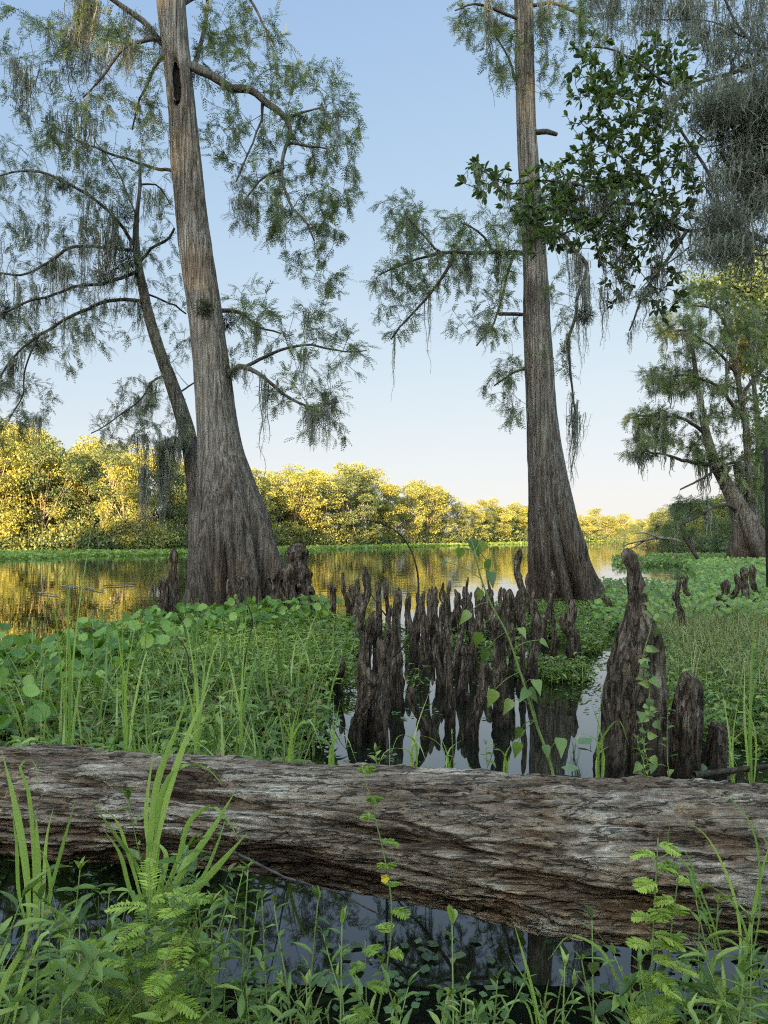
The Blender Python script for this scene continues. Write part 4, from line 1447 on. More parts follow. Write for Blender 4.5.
GA, GB, GC, GD = "cypress knees around the big flared trunk", "cypress knees crowded in the shallows", "cypress knees beside the slimmer trunk", "cypress knees among the green plants"
KNEES = [
    ("tall pointed dark knee standing just beside the big flared trunk", GA, 174, 548, 171, 629, 22, .1),
    ("shorter pointed knee leaning on the tall pointed one beside the flared trunk", GA, 161, 577, 161, 631, 17, .12),
    ("thin pale knee against the middle of the flared trunk, first of three close together", GA, 229, 579, 231, 622, 9, .15),
    ("thin pale knee against the flared trunk, middle one of three close together", GA, 240, 575, 239, 627, 11, .15),
    ("rounded pale knee against the flared trunk, tallest of three close together", GA, 248, 571, 250, 624, 12, .2),
    ("black jagged knee, tallest of the dark clump at the side of the flared trunk", GA, 298, 544, 302, 619, 34, .2),
    ("broad fluted knee fused to the flared trunk next to the black jagged knee", GA, 279, 570, 277, 619, 27, .2),
    ("knobby brown knee between the broad fluted knee and the black jagged knee", GA, 290, 563, 290, 621, 18, .25),
    ("low cone of a knee at the end of the dark clump by the flared trunk", GA, 311, 586, 312, 621, 18, .1),
    ("stubby knee low at the outermost edge of the dark clump by the flared trunk", GA, 319, 599, 320, 621, 10, .1),
    ("slim black knee standing alone in the water past the dark clump", GB, 332, 583, 333, 626, 9, .2),
    ("slim curved knee rising higher than the black one it stands beside", GB, 343, 572, 345, 627, 9, .2),
    ("narrow knee with a bent tip in the back row over the grass", GB, 351, 585, 352, 628, 8, .2),
    ("narrow knee close behind the tall root-footed knee", GB, 357, 578, 358, 632, 9, .2),
    ("tall knobbed knee with a forked look, highest of the crowded row over the grass", GB, 365, 566, 366, 650, 15, .22),
    ("knee with a round head next to the highest knobbed one", GB, 378, 579, 377, 648, 12, .22),
    ("thin knee standing behind the round-headed one", GB, 386, 576, 387, 630, 9, .18),
    ("thick smooth column of a knee standing in open water in the thick of the crowd", GB, 399, 588, 397, 708, 19, .1),
    ("massive knee slanting down to a spreading root at the edge of the grass", GB, 374, 612, 354, 736, 25, .25),
    ("pale fluted knee leaning on the massive slanting one in front of the grass", GB, 381, 640, 379, 742, 20, .15),
    ("bent knee like a bowed head at the foot of the massive slanting one", GB, 369, 668, 358, 744, 20, .25),
    ("small dark knee half hidden by grass beside the massive slanting one", GB, 341, 655, 340, 694, 12, .15),
    ("small hooked dark knee low in the water in front of the smooth column", GB, 412, 686, 420, 738, 14, .25),
    ("knee with a blunt top just behind the smooth column", GB, 409, 592, 410, 655, 12, .2),
    ("lumpy knee swollen at the middle beside the smooth column", GB, 417, 592, 419, 662, 14, .3),
    ("thick rounded knee with two humps in the middle of the crowd", GB, 430, 589, 427, 672, 18, .25),
    ("slender knee touching the two-humped one", GB, 436, 587, 438, 660, 11, .2),
    ("slim knee with a tilted tip beyond the two-humped one", GB, 444, 590, 446, 640, 9, .2),
    ("long straight knee standing in bright water with its reflection below", GB, 447, 616, 449, 728, 15, .15),
    ("knee with a cocked head in the back row beside the long straight one", GB, 455, 589, 455, 636, 10, .2),
    ("knee crossed by a weed leaf in the back row", GB, 464, 586, 463, 640, 9, .2),
    ("round-shouldered knee in the middle row near the heart-leaved weed", GB, 458, 604, 460, 676, 14, .25),
    ("reddish swollen knee low in the crowd near the long straight one", GB, 464, 644, 466, 700, 18, .25),
    ("knee with a smooth tip standing right behind the weed stem", GB, 471, 592, 472, 640, 10, .2),
    ("knee with a narrow neck near the weed stem", GB, 478, 587, 479, 648, 11, .22),
    ("short knee in the gap behind the narrow-necked one", GB, 484, 596, 485, 636, 9, .2),
    ("tall knee leaning away from the weed stem", GB, 490, 588, 492, 656, 12, .2),
    ("stout column of a knee with a black wet foot behind the weed stem", GB, 497, 606, 499, 726, 22, .14),
    ("root-like knee leaning low against the stout column", GB, 485, 660, 472, 738, 17, .25),
    ("second slanting root-like knee at the foot of the stout column", GB, 480, 690, 476, 744, 10, .2),
    ("knee with a flat top in the back row near the slimmer trunk", GC, 501, 587, 502, 630, 10, .2),
    ("knee peeping over the leaves in the back row near the slimmer trunk", GC, 510, 589, 511, 640, 11, .2),
    ("tallest needle of a knee against the bright river beside the slimmer trunk", GC, 520, 548, 519, 620, 12, .12),
    ("dark tapering knee touching the edge of the slimmer trunk", GC, 528, 573, 530, 626, 13, .15),
    ("slim dark knee under the needle, near the slimmer trunk", GC, 522, 604, 523, 690, 10, .15),
    ("twisted lumpy knee in front of the slimmer trunk", GC, 537, 610, 534, 688, 16, .35),
    ("smooth cone of a knee standing in front of the slimmer trunk's foot", GC, 573, 599, 576, 668, 19, .1),
    ("narrow dark knee tucked behind the smooth cone", GC, 565, 612, 566, 652, 10, .15),
    ("small knee poking from the creepers at the slimmer trunk's foot", GC, 545, 612, 546, 648, 9, .2),
    ("low stub of a knee at the outer edge of the slimmer trunk's foot", GC, 606, 596, 608, 624, 9, .15),
    ("slim dark knee sunk in shade near the twisted lumpy knee", GC, 512, 622, 513, 682, 10, .2),
    ("short peg of a knee behind the stout column, near the slimmer trunk", GC, 507, 604, 508, 668, 9, .2),
    ("slight knee between the cone and the twisted one", GC, 553, 622, 554, 668, 8, .2),
    ("short thick knee in the dark middle of the crowd", GB, 439, 632, 437, 690, 12, .2),
    ("small knee peeping between the smooth column and the massive one", GB, 391, 604, 390, 668, 10, .2),
    ("stunted knee behind the reddish swollen one", GB, 472, 622, 474, 680, 10, .2),
    ("thin leaning knee in the middle row behind the long straight one", GB, 441, 604, 443, 664, 9, .2),
    ("tall thin knee of the dark pair in front of the hyacinth bed", GD, 680, 578, 678, 637, 10, .2),
    ("shorter forked knee of the dark pair in front of the hyacinth bed", GD, 687, 576, 689, 614, 9, .25),
    ("stub beside the dark pair in front of the hyacinth bed", GD, 673, 592, 674, 616, 8, .2),
    ("tall pointed knee of the dark clump in the sedge by the view's edge", GD, 752, 565, 754, 612, 10, .12),
    ("knee between two taller ones in the dark clump in the sedge", GD, 744, 567, 745, 613, 11, .12),
    ("slanting knee at the inner side of the dark clump in the sedge", GD, 736, 574, 737, 613, 9, .15),
    ("squat rounded knee in front of the dark clump in the sedge", GD, 727, 580, 725, 614, 15, .2),
    ("lowest stub of the dark clump in the sedge", GD, 718, 594, 718, 614, 9, .2),
]
for i in range(38):                # the many thin ones that nothing tells apart
    q = rng.uniform(0, 1)
    bx = rng.uniform(345, 560) if i < 20 else rng.uniform(430, 560)
    by = rng.uniform(632, 690) if i < 16 else rng.uniform(614, 645)
    KNEES.append(("thin dark spike of a knee lost in the crowd of knees in the shallows", "thin knees lost in the crowd", bx + rng.normal(0, 2), by - rng.uniform(18, 62), bx, by, rng.uniform(5, 9.5), .2))
for i, k in enumerate(KNEES):
    knee(k[0], k[1], *k[2:7], 200 + i * 3, k[7], tip=.48 if k[6] < 13 else .38)


# the tallest knee, close by, with its two lower neighbours
def big_knee(rows, by, seed, label, name="cypress_knee", sides=120, rings=220, rough=1.35):
    d = G(rows[-1][0], by)[1]
    pts = np.array([P(r[0], r[1], d) for r in rows])
    rad = np.array([r[2] * .5 * d / F for r in rows])
    s = spline(np.concatenate([pts, rad[:, None]], 1), rings)
    c, r = s[:, :3], s[:, 3]
    a = np.linspace(0, 2 * np.pi, sides, endpoint=False)
    ca, sa = np.cos(a)[None], np.sin(a)[None]
    z = c[:, 2:3]
    t = np.linspace(0, 1, rings)[:, None]
    rib = fbm(np.stack([ca * 2.4 + 0 * z, sa * 2.4 + 0 * z, z * 1.5 + 0 * ca], -1), 4, seed)
    rib2 = fbm(np.stack([ca * 7 + 0 * z, sa * 7 + 0 * z, z * 5 + 0 * ca], -1), 4, seed + 5)
    lump = fbm(np.stack([ca * 1.2 + 0 * z, sa * 1.2 + 0 * z, z * 5 + 0 * ca], -1), 3, seed + 8)
    ridge = 1 - np.abs(rib) * 2.4
    cap = np.sqrt(np.clip(1 - ((.035 - t) / .035).clip(0, 1) ** 2, .001, 1))
    R_ = r[:, None] * cap * (1 + rough * (.22 * rib + .13 * ridge * np.clip(t * 2, 0, 1) + .16 * lump + .14 * rib2))
    mb = MB()
    v = np.stack([c[:, 0:1] + R_ * ca, c[:, 1:2] + R_ * sa, z + .02 * lump], -1)[::-1]
    mb.grid(v)
    n0 = mb.n
    mb.add([v[-1].mean(0) + [0, 0, .003]])
    j = np.arange(sides)
    mb.tr.append(np.stack([n0 - sides + j, n0 - sides + (j + 1) % sides, np.full(sides, n0)], -1))
    return tag(mb.build(name, M['knee'], None, (pts[-1][0], d, -.02)), label, "cypress knee", "three large knees behind the log")


BK = [(628, 549, 10), (629, 555, 15), (630, 561, 15), (633, 570, 12), (635, 582, 15), (638, 600, 18), (639, 618, 28), (639, 636, 42), (638, 650, 47), (637, 675, 50), (635, 705, 52), (633, 735, 56), (631, 760, 62), (630, 780, 68), (630, 800, 70)]
big_knee(BK, 772, 7, "tallest grey knee with a knobbed head, thick rugged body and a vine on its side")
big_knee([(688, 672, 12), (690, 682, 20), (688, 705, 26), (685, 730, 27), (683, 755, 29), (682, 775, 33), (682, 800, 34)], 772, 27, "dark upright slab of a knee close beside the tallest rugged one", sides=60, rings=80)
big_knee([(718, 723, 12), (719, 730, 18), (717, 742, 19), (715, 756, 20), (714, 770, 24), (714, 795, 26)], 770, 41, "low dark stump of a knee sitting in the water past the upright slab", sides=50, rings=60)

# ------------------------------------------------------------ the fallen log
LPX = np.array([-90, 0, 120, 200, 300, 384, 460, 540, 600, 700, 768, 870])
LTOP = np.array([745, 747, 753, 758, 765, 769, 773, 777, 780, 785, 789, 795])
LBOT = np.array([850, 852, 858, 865, 876, 889, 905, 925, 933, 941, 944, 946])
nL, nA = 1000, 300
xs = np.linspace(-90, 870, nL)
tp, bt = np.interp(xs, LPX, LTOP), np.interp(xs, LPX, LBOT)
ker = np.hanning(41)
ker /= ker.sum()
sm = lambda v: np.convolve(np.pad(v, 20, mode='reflect', reflect_type='odd'), ker, 'valid')
tp, bt = sm(tp), sm(bt)
dd = np.interp(xs, [-90, 870], [2.68, 2.12])
cen = np.array([P(a, (b + c_) / 2, d_) for a, b, c_, d_ in zip(xs, tp, bt, dd)])
rad = (bt - tp) * .5 * dd / F * .985
ang = np.linspace(0, 2 * np.pi, nA, endpoint=False)
ca, sa = np.cos(ang)[None], np.sin(ang)[None]     # ca: towards the viewer, sa: up
ux = cen[:, 0:1]
rel = np.stack([ux * 1.0 + 0 * ca, rad[:, None] * ca, rad[:, None] * sa], -1)
warp = fbm(rel * np.array([1.1, 5, 5]), 3, 70)
gq = rel * np.array([1.7, 30, 30]) + warp[..., None] * np.array([.3, .5, .5])
grain = fbm(gq, 5, 71, .6)
fiss = np.clip(np.abs(fbm(rel * np.array([1.2, 15, 15]) + warp[..., None] * .3, 3, 75)) / .10, 0, 1)       # long cracks
plate = fbm(rel * np.array([4.5, 13, 13]) + warp[..., None] * .4, 5, 72, .58)
step = np.tanh((plate - .02) * 16) * .5 + np.tanh((plate + .24) * 18) * .35 + np.tanh((plate - .27) * 18) * .3
big = fbm(rel * np.array([1.4, 3.2, 3.2]), 3, 73)
crumb = fbm(rel * np.array([26, 34, 34]), 3, 74)
cmask = np.clip(fbm(rel * np.array([2.2, 5, 5]), 2, 76) * 3 + .2, 0, 1)
fiss2 = np.clip(np.abs(fbm(rel * np.array([5, 42, 42]) + warp[..., None] * .8, 3, 79)) / .2, 0, 1)
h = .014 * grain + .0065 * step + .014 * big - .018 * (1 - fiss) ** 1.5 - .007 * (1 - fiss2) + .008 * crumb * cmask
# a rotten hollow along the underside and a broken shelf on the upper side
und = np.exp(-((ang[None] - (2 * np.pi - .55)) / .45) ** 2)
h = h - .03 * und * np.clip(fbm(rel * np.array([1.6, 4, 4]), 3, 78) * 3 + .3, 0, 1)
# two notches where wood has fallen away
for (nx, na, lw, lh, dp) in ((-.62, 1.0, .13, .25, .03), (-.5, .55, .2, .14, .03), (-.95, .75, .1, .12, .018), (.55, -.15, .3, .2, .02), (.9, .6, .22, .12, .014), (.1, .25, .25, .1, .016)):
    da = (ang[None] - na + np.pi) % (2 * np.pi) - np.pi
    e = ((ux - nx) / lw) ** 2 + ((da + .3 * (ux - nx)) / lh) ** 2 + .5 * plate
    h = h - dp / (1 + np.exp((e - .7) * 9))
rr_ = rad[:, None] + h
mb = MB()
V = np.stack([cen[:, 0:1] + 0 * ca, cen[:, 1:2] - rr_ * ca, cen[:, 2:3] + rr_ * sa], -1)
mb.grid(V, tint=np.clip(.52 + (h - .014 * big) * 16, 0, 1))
for e, fl in ((0, 1), (nL - 1, -1)):
    n0 = mb.n
    mb.add(np.concatenate([V[e], [cen[e]]]))
    j = np.arange(nA)
    t_ = np.stack([n0 + j, n0 + (j + 1) % nA, np.full(nA, n0 + nA)], -1)
    mb.tr.append(t_ if fl > 0 else t_[:, ::-1])
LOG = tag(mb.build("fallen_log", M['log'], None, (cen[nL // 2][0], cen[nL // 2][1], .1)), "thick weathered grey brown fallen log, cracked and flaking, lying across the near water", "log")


# ------------------------------------------------------------ beds of marsh plants
def bed_points(n, x0, x1, y0, y1, inside):
    x = rng.uniform(x0, x1, n)
    y = rng.uniform(y0, y1, n)
    px = 384 + x / y * F
    k = inside(px, y, x)
    return x[k], y[k]


def bed_top(px, y):
    return np.interp(y, [3, 7, 11], [.36, .34, .24])


def left_bed(px, y, x):
    ymax = np.interp(px, [-200, 0, 60, 150, 250, 330, 372], [6.4, 7.0, 7.8, 9.6, 11.3, 11.6, 10.5])
    rightpx = np.interp(y, [3, 4.2, 5, 6, 8, 11], [290, 305, 330, 345, 362, 372])
    edge = 22 * fbm(np.stack([x * 1.5, y * 1.5, 0 * x], -1), 2, 33)
    return (px > -190) & (px < rightpx + edge) & (y < ymax + edge * .02) & (y > 2.95)


LANCE = tmpl_lance(.28)
LANCE2 = tmpl_lance(.45, ((0, .03), (.3, .48), (.65, .36), (1, .01)))
ROUND = tmpl_round(9)
OVAL = tmpl_oval()

x, y = bed_points(12500, -8, .5, 2.9, 11.8, left_bed)
tuft = fbm(np.stack([x * 2.2, y * 2.2, 0 * x], -1), 3, 37)
kq = (tuft > -.28) | (rng.uniform(0, 1, len(x)) < .25)
x, y, tuft = x[kq], y[kq], tuft[kq]
n = len(x)
hgt = bed_top(0, y) * rng.uniform(.55, 1.0, n) * (.88 + .45 * tuft)
sm_, lm_ = MB(), MB()
base = np.stack([x, y, np.full(n, -.03)], -1)
patch = fbm(np.stack([x * 1.1, y * 1.1, 0 * x], -1), 3, 35)
head = rng.uniform(0, 6.28, n)
c = blades(sm_, base, head, rng.uniform(0, .25, n), rng.uniform(0, .5, n), hgt, np.full(n, .006), rng.uniform(.2, .9, n), seg=4, stem=True)
for k in range(8):
    u = rng.uniform(.3, 1.0, n)
    i = np.minimum((u * 4).astype(int), 3)
    f = (u * 4 - i)[:, None]
    a = np.arange(n)
    p = c[a, i] * (1 - f) + c[a, i + 1] * f
    ph = rng.uniform(0, 6.28, n)
    d = np.stack([np.cos(ph), np.sin(ph), rng.uniform(-.1, .9, n)], -1)
    L = rng.uniform(.06, .15, n) * (1.1 - .3 * u)
    stamp(lm_, LANCE2, p, d, np.array([0, 0, 1.0]) + .3 * rdir(n), L, L * rng.uniform(.24, .42, n), np.clip(.42 + .8 * patch + .3 * tuft + rng.normal(0, .22, n), 0, 1))
WEED = sm_.build("marsh_weeds", M['stem'])
tag(WEED, kind="stuff")
lm_.build("foliage", M['weed'], WEED)

# rounder leaves along the outer side of the bed
def penny(px, y, x):
    return left_bed(px, y, x) & (y > np.interp(px, [-190, 0, 120, 200, 330], [3.2, 3.6, 5.6, 8.4, 10.4])) & (px < 330) & (rng.uniform(0, 1, len(px)) < np.interp(y, [3, 6], [.3, .9]))
x, y = bed_points(9000, -8, .5, 3.2, 11.8, penny)
n = len(x)
sm_, lm_ = MB(), MB()
hgt = rng.uniform(.2, .42, n)
c = blades(sm_, np.stack([x, y, np.full(n, -.03)], -1), rng.uniform(0, 6.28, n), rng.uniform(0, .3, n), rng.uniform(0, .5, n), hgt, np.full(n, .006), rng.uniform(.3, .9, n), seg=3, stem=True)
ph = rng.uniform(0, 6.28, n)
L = rng.uniform(.06, .13, n)
nrm = unit(np.array([0, -.25, 1.0]) + rdir(n) * .95)
d = np.cross(nrm, rdir(n))
stamp(lm_, ROUND, c[:, -1], d, nrm, L, L * rng.uniform(.85, 1.1, n), rng.uniform(.1, 1, n))
PENNY = sm_.build("round_leaf_weeds", M['stem'])
tag(PENNY, kind="stuff")
lm_.build("foliage", M['round_leaf'], PENNY)

# grass through the bed
x, y = bed_points(2600, -4, .6, 2.95, 8, lambda px, y, x: left_bed(px, y, x) & (px > 20) & (rng.uniform(0, 1, len(px)) < np.interp(y, [3, 5, 8], [1, .6, .3])))
n = len(x)
mb = MB()
blades(mb, np.stack([x, y, np.full(n, -.05)], -1), rng.uniform(0, 6.28, n), rng.uniform(0, .35, n), rng.uniform(.1, 1.5, n), rng.uniform(.28, .72, n), rng.uniform(.008, .019, n), rng.uniform(0, 1, n))
tag(mb.build("marsh_grass", M['grass']), kind="stuff")

# water hyacinth bed beyond the knees
def hy_bed(px, y, x):
    near = (px > 596 + 30 * fbm(np.stack([x * .5, y * .5, 0 * x], -1), 2, 44)) & (y > 10.2) & (y < 17.5 + 1.5 * fbm(np.stack([x * .6, 0 * x, 0 * x], -1), 2, 45))
    far = (px > np.interp(y, [17, 22, 30, 44], [706, 700, 690, 650])) & (y >= 17)
    strip = (px > 612) & (y > 34) & (y < 43) & (fbm(np.stack([x * .3, y * .5, 0 * x], -1), 2, 46) > -.15)
    return near | far | strip
x, y = bed_points(160000, 2.5, 26, 10, 46, hy_bed)
keep = rng.uniform(0, 1, len(x)) < np.interp(y, [10, 18, 46], [1, .7, .55])
x, y = x[keep], y[keep]
n = len(x)
mb = MB()
L = rng.uniform(.045, .1, n) * np.interp(y, [10, 30], [1, 1.6])
p = np.stack([x, y, rng.uniform(.03, .34, n)], -1)
nrm = unit(np.array([0, -.5, .8]) + rdir(n) * .7)
stamp(mb, tmpl_round(7), p, np.cross(nrm, rdir(n)), nrm, L, L * .85, np.clip(.5 + .45 * fbm(p * [.6, .6, 0], 2, 47) + rng.normal(0, .22, n), 0, 1))
tag(mb.build("floating_hyacinth_foliage", M['hyacinth']), kind="stuff")

# sedges and low weeds on the open side
def sedge_bed(px, y, x):
    e = fbm(np.stack([x * 1.2, y * 1.2, 0 * x], -1), 2, 51)
    return (px > np.interp(y, [4.4, 7, 10, 12], [690, 676, 662, 655]) + 14 * e) & (y > 6.3 + .8 * e) & (y < 11.3)
x, y = bed_points(16000, 1.4, 8, 4.4, 12, sedge_bed)
n = len(x)
mb = MB()
blades(mb, np.stack([x, y, np.full(n, -.03)], -1), rng.uniform(0, 6.28, n), rng.uniform(0, .5, n), rng.uniform(.1, 1.4, n), rng.uniform(.22, .5, n), rng.uniform(.004, .008, n), rng.uniform(0, 1, n), seg=5)
tag(mb.build("sedge_grass", M['sedge']), kind="stuff")


def low_weed(px, y, x):
    e = fbm(np.stack([x * 1.6, y * 1.6, 0 * x], -1), 3, 55)
    right = (px > 655) & (y > 4.1) & (y < 9.5) & (e > np.interp(y, [4.1, 5.2, 6.5], [.22, .05, -.25]))
    foot = (px > 486) & (px < 622) & (y > 6.6) & (y < 13.6) & (e > np.interp(y, [6.6, 8, 9.5, 11], [.28, .12, -.1, -.35])) & (px < np.interp(y, [6.5, 9, 12], [590, 600, 622]))
    knees = (px > 330) & (px < 500) & (y > 6.5) & (y < 10.5) & (e > .12)
    return right | foot | knees
x, y = bed_points(42000, -1, 6, 4, 13.8, low_weed)
n = len(x)
sm_, lm_ = MB(), MB()
hg = rng.uniform(.06, .24, n)
c = blades(sm_, np.stack([x, y, np.full(n, -.02)], -1), rng.uniform(0, 6.28, n), rng.uniform(0, .6, n), rng.uniform(0, .8, n), hg, np.full(n, .004), rng.uniform(.2, .9, n), seg=3, stem=True)
for k in range(5):
    i = rng.integers(1, 4, n)
    p = c[np.arange(n), i]
    L = rng.uniform(.03, .075, n)
    ph = rng.uniform(0, 6.28, n)
    stamp(lm_, LANCE2, p, np.stack([np.cos(ph), np.sin(ph), rng.uniform(-.2, .6, n)], -1), np.array([0, 0, 1.0]) + .3 * rdir(n), L, L * .5, rng.uniform(0, .9, n))
LW = sm_.build("creeping_weeds", M['stem'])
tag(LW, kind="stuff")
lm_.build("foliage", M['weed'], LW)

# scattered floating bits on the still water
n = 5200
px = rng.uniform(60, 800, n)
y = rng.uniform(1.7, 9, n)
x = (px - 384) / F * y
e = fbm(np.stack([x * 1.8, y * 1.8, 0 * x], -1), 3, 61)
k = (e > .05) & ((px > 640) | (e > .2)) & ((px > 300) | (y < 3))
x, y = x[k], y[k]
n = len(x)
mb = MB()
L = rng.uniform(.01, .05, n)
stamp(mb, tmpl_round(6), np.stack([x, y, np.full(n, .005)], -1), np.stack([np.cos(px[:n]), np.sin(px[:n]), 0 * x], -1), np.array([0, 0, 1.0]), L, L * .7, rng.uniform(0, 1, n))
tag(mb.build("floating_leaves", M['pad']), kind="stuff")
# ------------------------------------------------------------ single plants one can point to
def grass_clump(label, base, specs, mat='bright_grass', name="grass_clump", group=None, cat="grass clump"):
    """specs: (tip dx, length, width, lean, bend, heading) blades from one root"""
    mb = MB()
    b = np.array([base + rng.normal(0, .012, 3) * [1, 1, 0] for _ in specs])
    s = np.array(specs, float)
    blades(mb, b, s[:, 3], s[:, 1], s[:, 2], s[:, 0], s[:, 4], rng.uniform(.15, 1, len(s)), seg=12)
    o = mb.build(name, M[mat], None, tuple(base))
    return tag(o, label, cat, group)


def rand_blades(n, L, lean=(0, .4), bend=(.1, 1.6), w=(.008, .014), head=None):
    return [(rng.uniform(*L), rng.uniform(*lean), rng.uniform(*bend), rng.uniform(0, 6.28) if head is None else head + rng.normal(0, .5), rng.uniform(*w)) for _ in range(n)]


def leafy(label, root, tip, leaf='lance', L=(.05, .09), ratio=.25, per=16, mat='weed', name="leafy_weed", cat="plant", group=None, sub=0, rise=.5, start=.15, rad=.003, bow=.06, whorl=False):
    """a stem from root to tip with leaves up it"""
    root, tip = np.asarray(root, float), np.asarray(tip, float)
    t = thing(name, label, cat, tuple(root), group)
    st, lf = MB(), MB()
    H_ = np.linalg.norm(tip - root)
    mid = (root + tip) / 2 + np.array([rng.normal(0, bow), rng.normal(0, bow), bow * .5]) * H_
    main = spline([root, mid, tip], 14)
    st.tube(main, np.linspace(rad, rad * .45, 14), 6)
    lines = [main]
    for k in range(sub):
        i = int(rng.integers(3, 11))
        a = rng.uniform(0, 6.28)
        l = H_ * rng.uniform(.2, .42)
        e = main[i] + np.array([math.cos(a) * .55, math.sin(a) * .55, .75]) * l
        b = spline([main[i], (main[i] + e) / 2 + [0, 0, -.05 * l], e], 8)
        st.tube(b, np.linspace(rad * .6, rad * .35, 8), 5)
        lines.append(b)
    tm = {'lance': LANCE, 'oval': OVAL, 'heart': tmpl_heart(), 'round': None}[leaf]
    P_, D_, L_, U_ = [], [], [], []
    for li, ln in enumerate(lines):
        m_ = per if li == 0 else max(4, per // 2)
        a0 = rng.uniform(0, 6.28)
        for j in range(m_):
            u = start + (1 - start) * (j + .5) / m_ if li == 0 else .15 + .85 * (j + .5) / m_
            i = min(len(ln) - 2, int(u * (len(ln) - 1)))
            f = u * (len(ln) - 1) - i
            p = ln[i] * (1 - f) + ln[i + 1] * f
            ax = unit(ln[i + 1] - ln[i])
            a = a0 + j * (2.4 if not whorl else 1.57) + rng.normal(0, .25)
            s1 = unit(np.cross(ax, [.3, .9, .2]))
            s2 = np.cross(ax, s1)
            d = unit(math.cos(a) * s1 + math.sin(a) * s2 + ax * rise * rng.uniform(.4, 1.5))
            P_.append(p)
            D_.append(d)
            L_.append(rng.uniform(*L) * (1 - .45 * max(0, u - .55) / .45))
            U_.append(unit(np.array([0, 0, 1.0]) + ax * .3))
        for j in range(3):
            P_.append(ln[-1])
            D_.append(unit(unit(ln[-1] - ln[-2]) + rdir(1)[0] * .5))
            L_.append(rng.uniform(*L) * .6)
            U_.append(np.array([0, .2, 1.0]))
    n = len(P_)
    L_ = np.array(L_)
    stamp(lf, tm, np.array(P_), np.array(D_), np.array(U_) + .25 * rdir(n), L_, L_ * ratio * rng.uniform(.8, 1.2, n), np.clip(rng.normal(.5, .22, n), 0, 1))
    st.build("stem", M['stem'], t, root)
    lf.build("foliage", M[mat], t, root)
    return t


def pinnate(mb, stm, p0, d, L, pairs=14, ll=.028, lw=.009, droop=.4, tint=.5):
    """one feather-shaped leaf"""
    d = unit(d)
    s = np.linspace(0, 1, pairs + 1)[1:]
    ax = p0 + d * (s * L)[:, None] + np.array([0, 0, -1.0]) * (droop * L * s ** 2)[:, None]
    stm.tube(np.concatenate([[p0], ax]), np.linspace(.0014, .0006, pairs + 1), 3, cap=False)
    side = unit(np.cross(d, [0, 0, 1.0]) + .001)
    tg = unit(np.gradient(np.concatenate([[p0], ax]), axis=0)[1:])
    sh = np.sin(np.pi * np.clip(.12 + .86 * s, 0, 1)) ** .6
    for sg in (-1, 1):
        dd_ = unit(sg * side + .45 * tg + .12 * rdir(pairs))
        stamp(mb, tmpl_diamond(), ax, dd_, np.array([0, 0, 1.0]) + .2 * rdir(pairs), ll * sh, lw, np.clip(tint + rng.normal(0, .12, pairs), 0, 1))


def feather_plant(label, root, tip, leaves, size, name="feathery_plant", flower=None, group=None, mat='fern', ll=.03, lw=.009, start=.25, tint=.55, spread=1.0):
    root, tip = np.asarray(root, float), np.asarray(tip, float)
    t = thing(name, label, "plant", tuple(root), group)
    st, lf = MB(), MB()
    H_ = np.linalg.norm(tip - root)
    main = spline([root, (root + tip) / 2 + np.array([rng.normal(0, .04), rng.normal(0, .04), 0]) * H_, tip], 14)
    st.tube(main, np.linspace(.003, .0012, 14), 6)
    for j in range(leaves):
        u = start + (1 - start) * (j + .5) / leaves
        i = min(12, int(u * 13))
        p = main[i] + (main[i + 1] - main[i]) * (u * 13 - i)
        a = j * 2.6 + rng.normal(0, .4)
        # leaves mostly spread across, so that they show broadside
        d = np.array([math.cos(a) * spread, math.sin(a) * .7 * spread, rng.uniform(.15, .7)])
        pinnate(lf, st, p, d, size * rng.uniform(.75, 1.15) * (1 - .35 * u), 13, ll, lw, rng.uniform(.2, .6), np.clip(rng.normal(tint, .15), 0, 1))
    st.build("stem", M['stem'], t, root)
    lf.build("foliage", M[mat], t, root)
    if flower is not None:
        fm = MB()
        q = main[8] + np.array([-.008, -.014, 0])
        n = 5
        a = np.arange(n) * 2 * np.pi / n
        stamp(fm, OVAL, np.repeat(q[None], n, 0), np.stack([np.cos(a), np.full(n, -.5), np.sin(a)], -1), np.array([0, -1.0, 0]), .012, .009, rng.uniform(.2, 1, n))
        fm.build("flower", M['petal'], t, root)
    return t


def pads(label, p, n, r, name="clover_cluster", group=None):
    """round leaves floating or held just over the water"""
    mb = MB()
    c = np.array([p + np.array([rng.normal(0, r * 1.1), rng.normal(0, r * 1.1), rng.uniform(0, .012)]) for _ in range(n)])
    nrm = unit(np.array([0, -.2, 1.0]) + rdir(n) * .25)
    L = rng.uniform(.8, 1.2, n) * r
    stamp(mb, tmpl_round(10), c, np.cross(nrm, rdir(n)), nrm, L * 1.5, L * 1.4, rng.uniform(.1, 1, n))
    for q in c:
        mb.tube([[p[0], p[1], -.07], [(p[0] + q[0]) / 2, (p[1] + q[1]) / 2, -.03], q], .0016, 4)
    return tag(mb.build(name, M['pad'], None, tuple(p)), label, "plant", group)


def stick(label, pts, rad, mat='twig', name="dead_twig", cat="twig", group=None, forks=()):
    mb = MB()
    pts = np.array(pts)
    s = spline(pts, 40)
    s = s + .004 * np.stack([fbm(s * 14, 2, 5), fbm(s * 14, 2, 6), fbm(s * 14, 2, 7)], -1)
    mb.tube(s, np.linspace(rad[0], rad[1], 40), 7, lump=.1)
    for f in forks:
        q = spline(np.array(f), 16)
        mb.tube(q, np.linspace(rad[0] * .7, rad[1] * .7, 16), 6, lump=.1)
    return tag(mb.build(name, M[mat], None, tuple(pts[0])), label, cat, group)


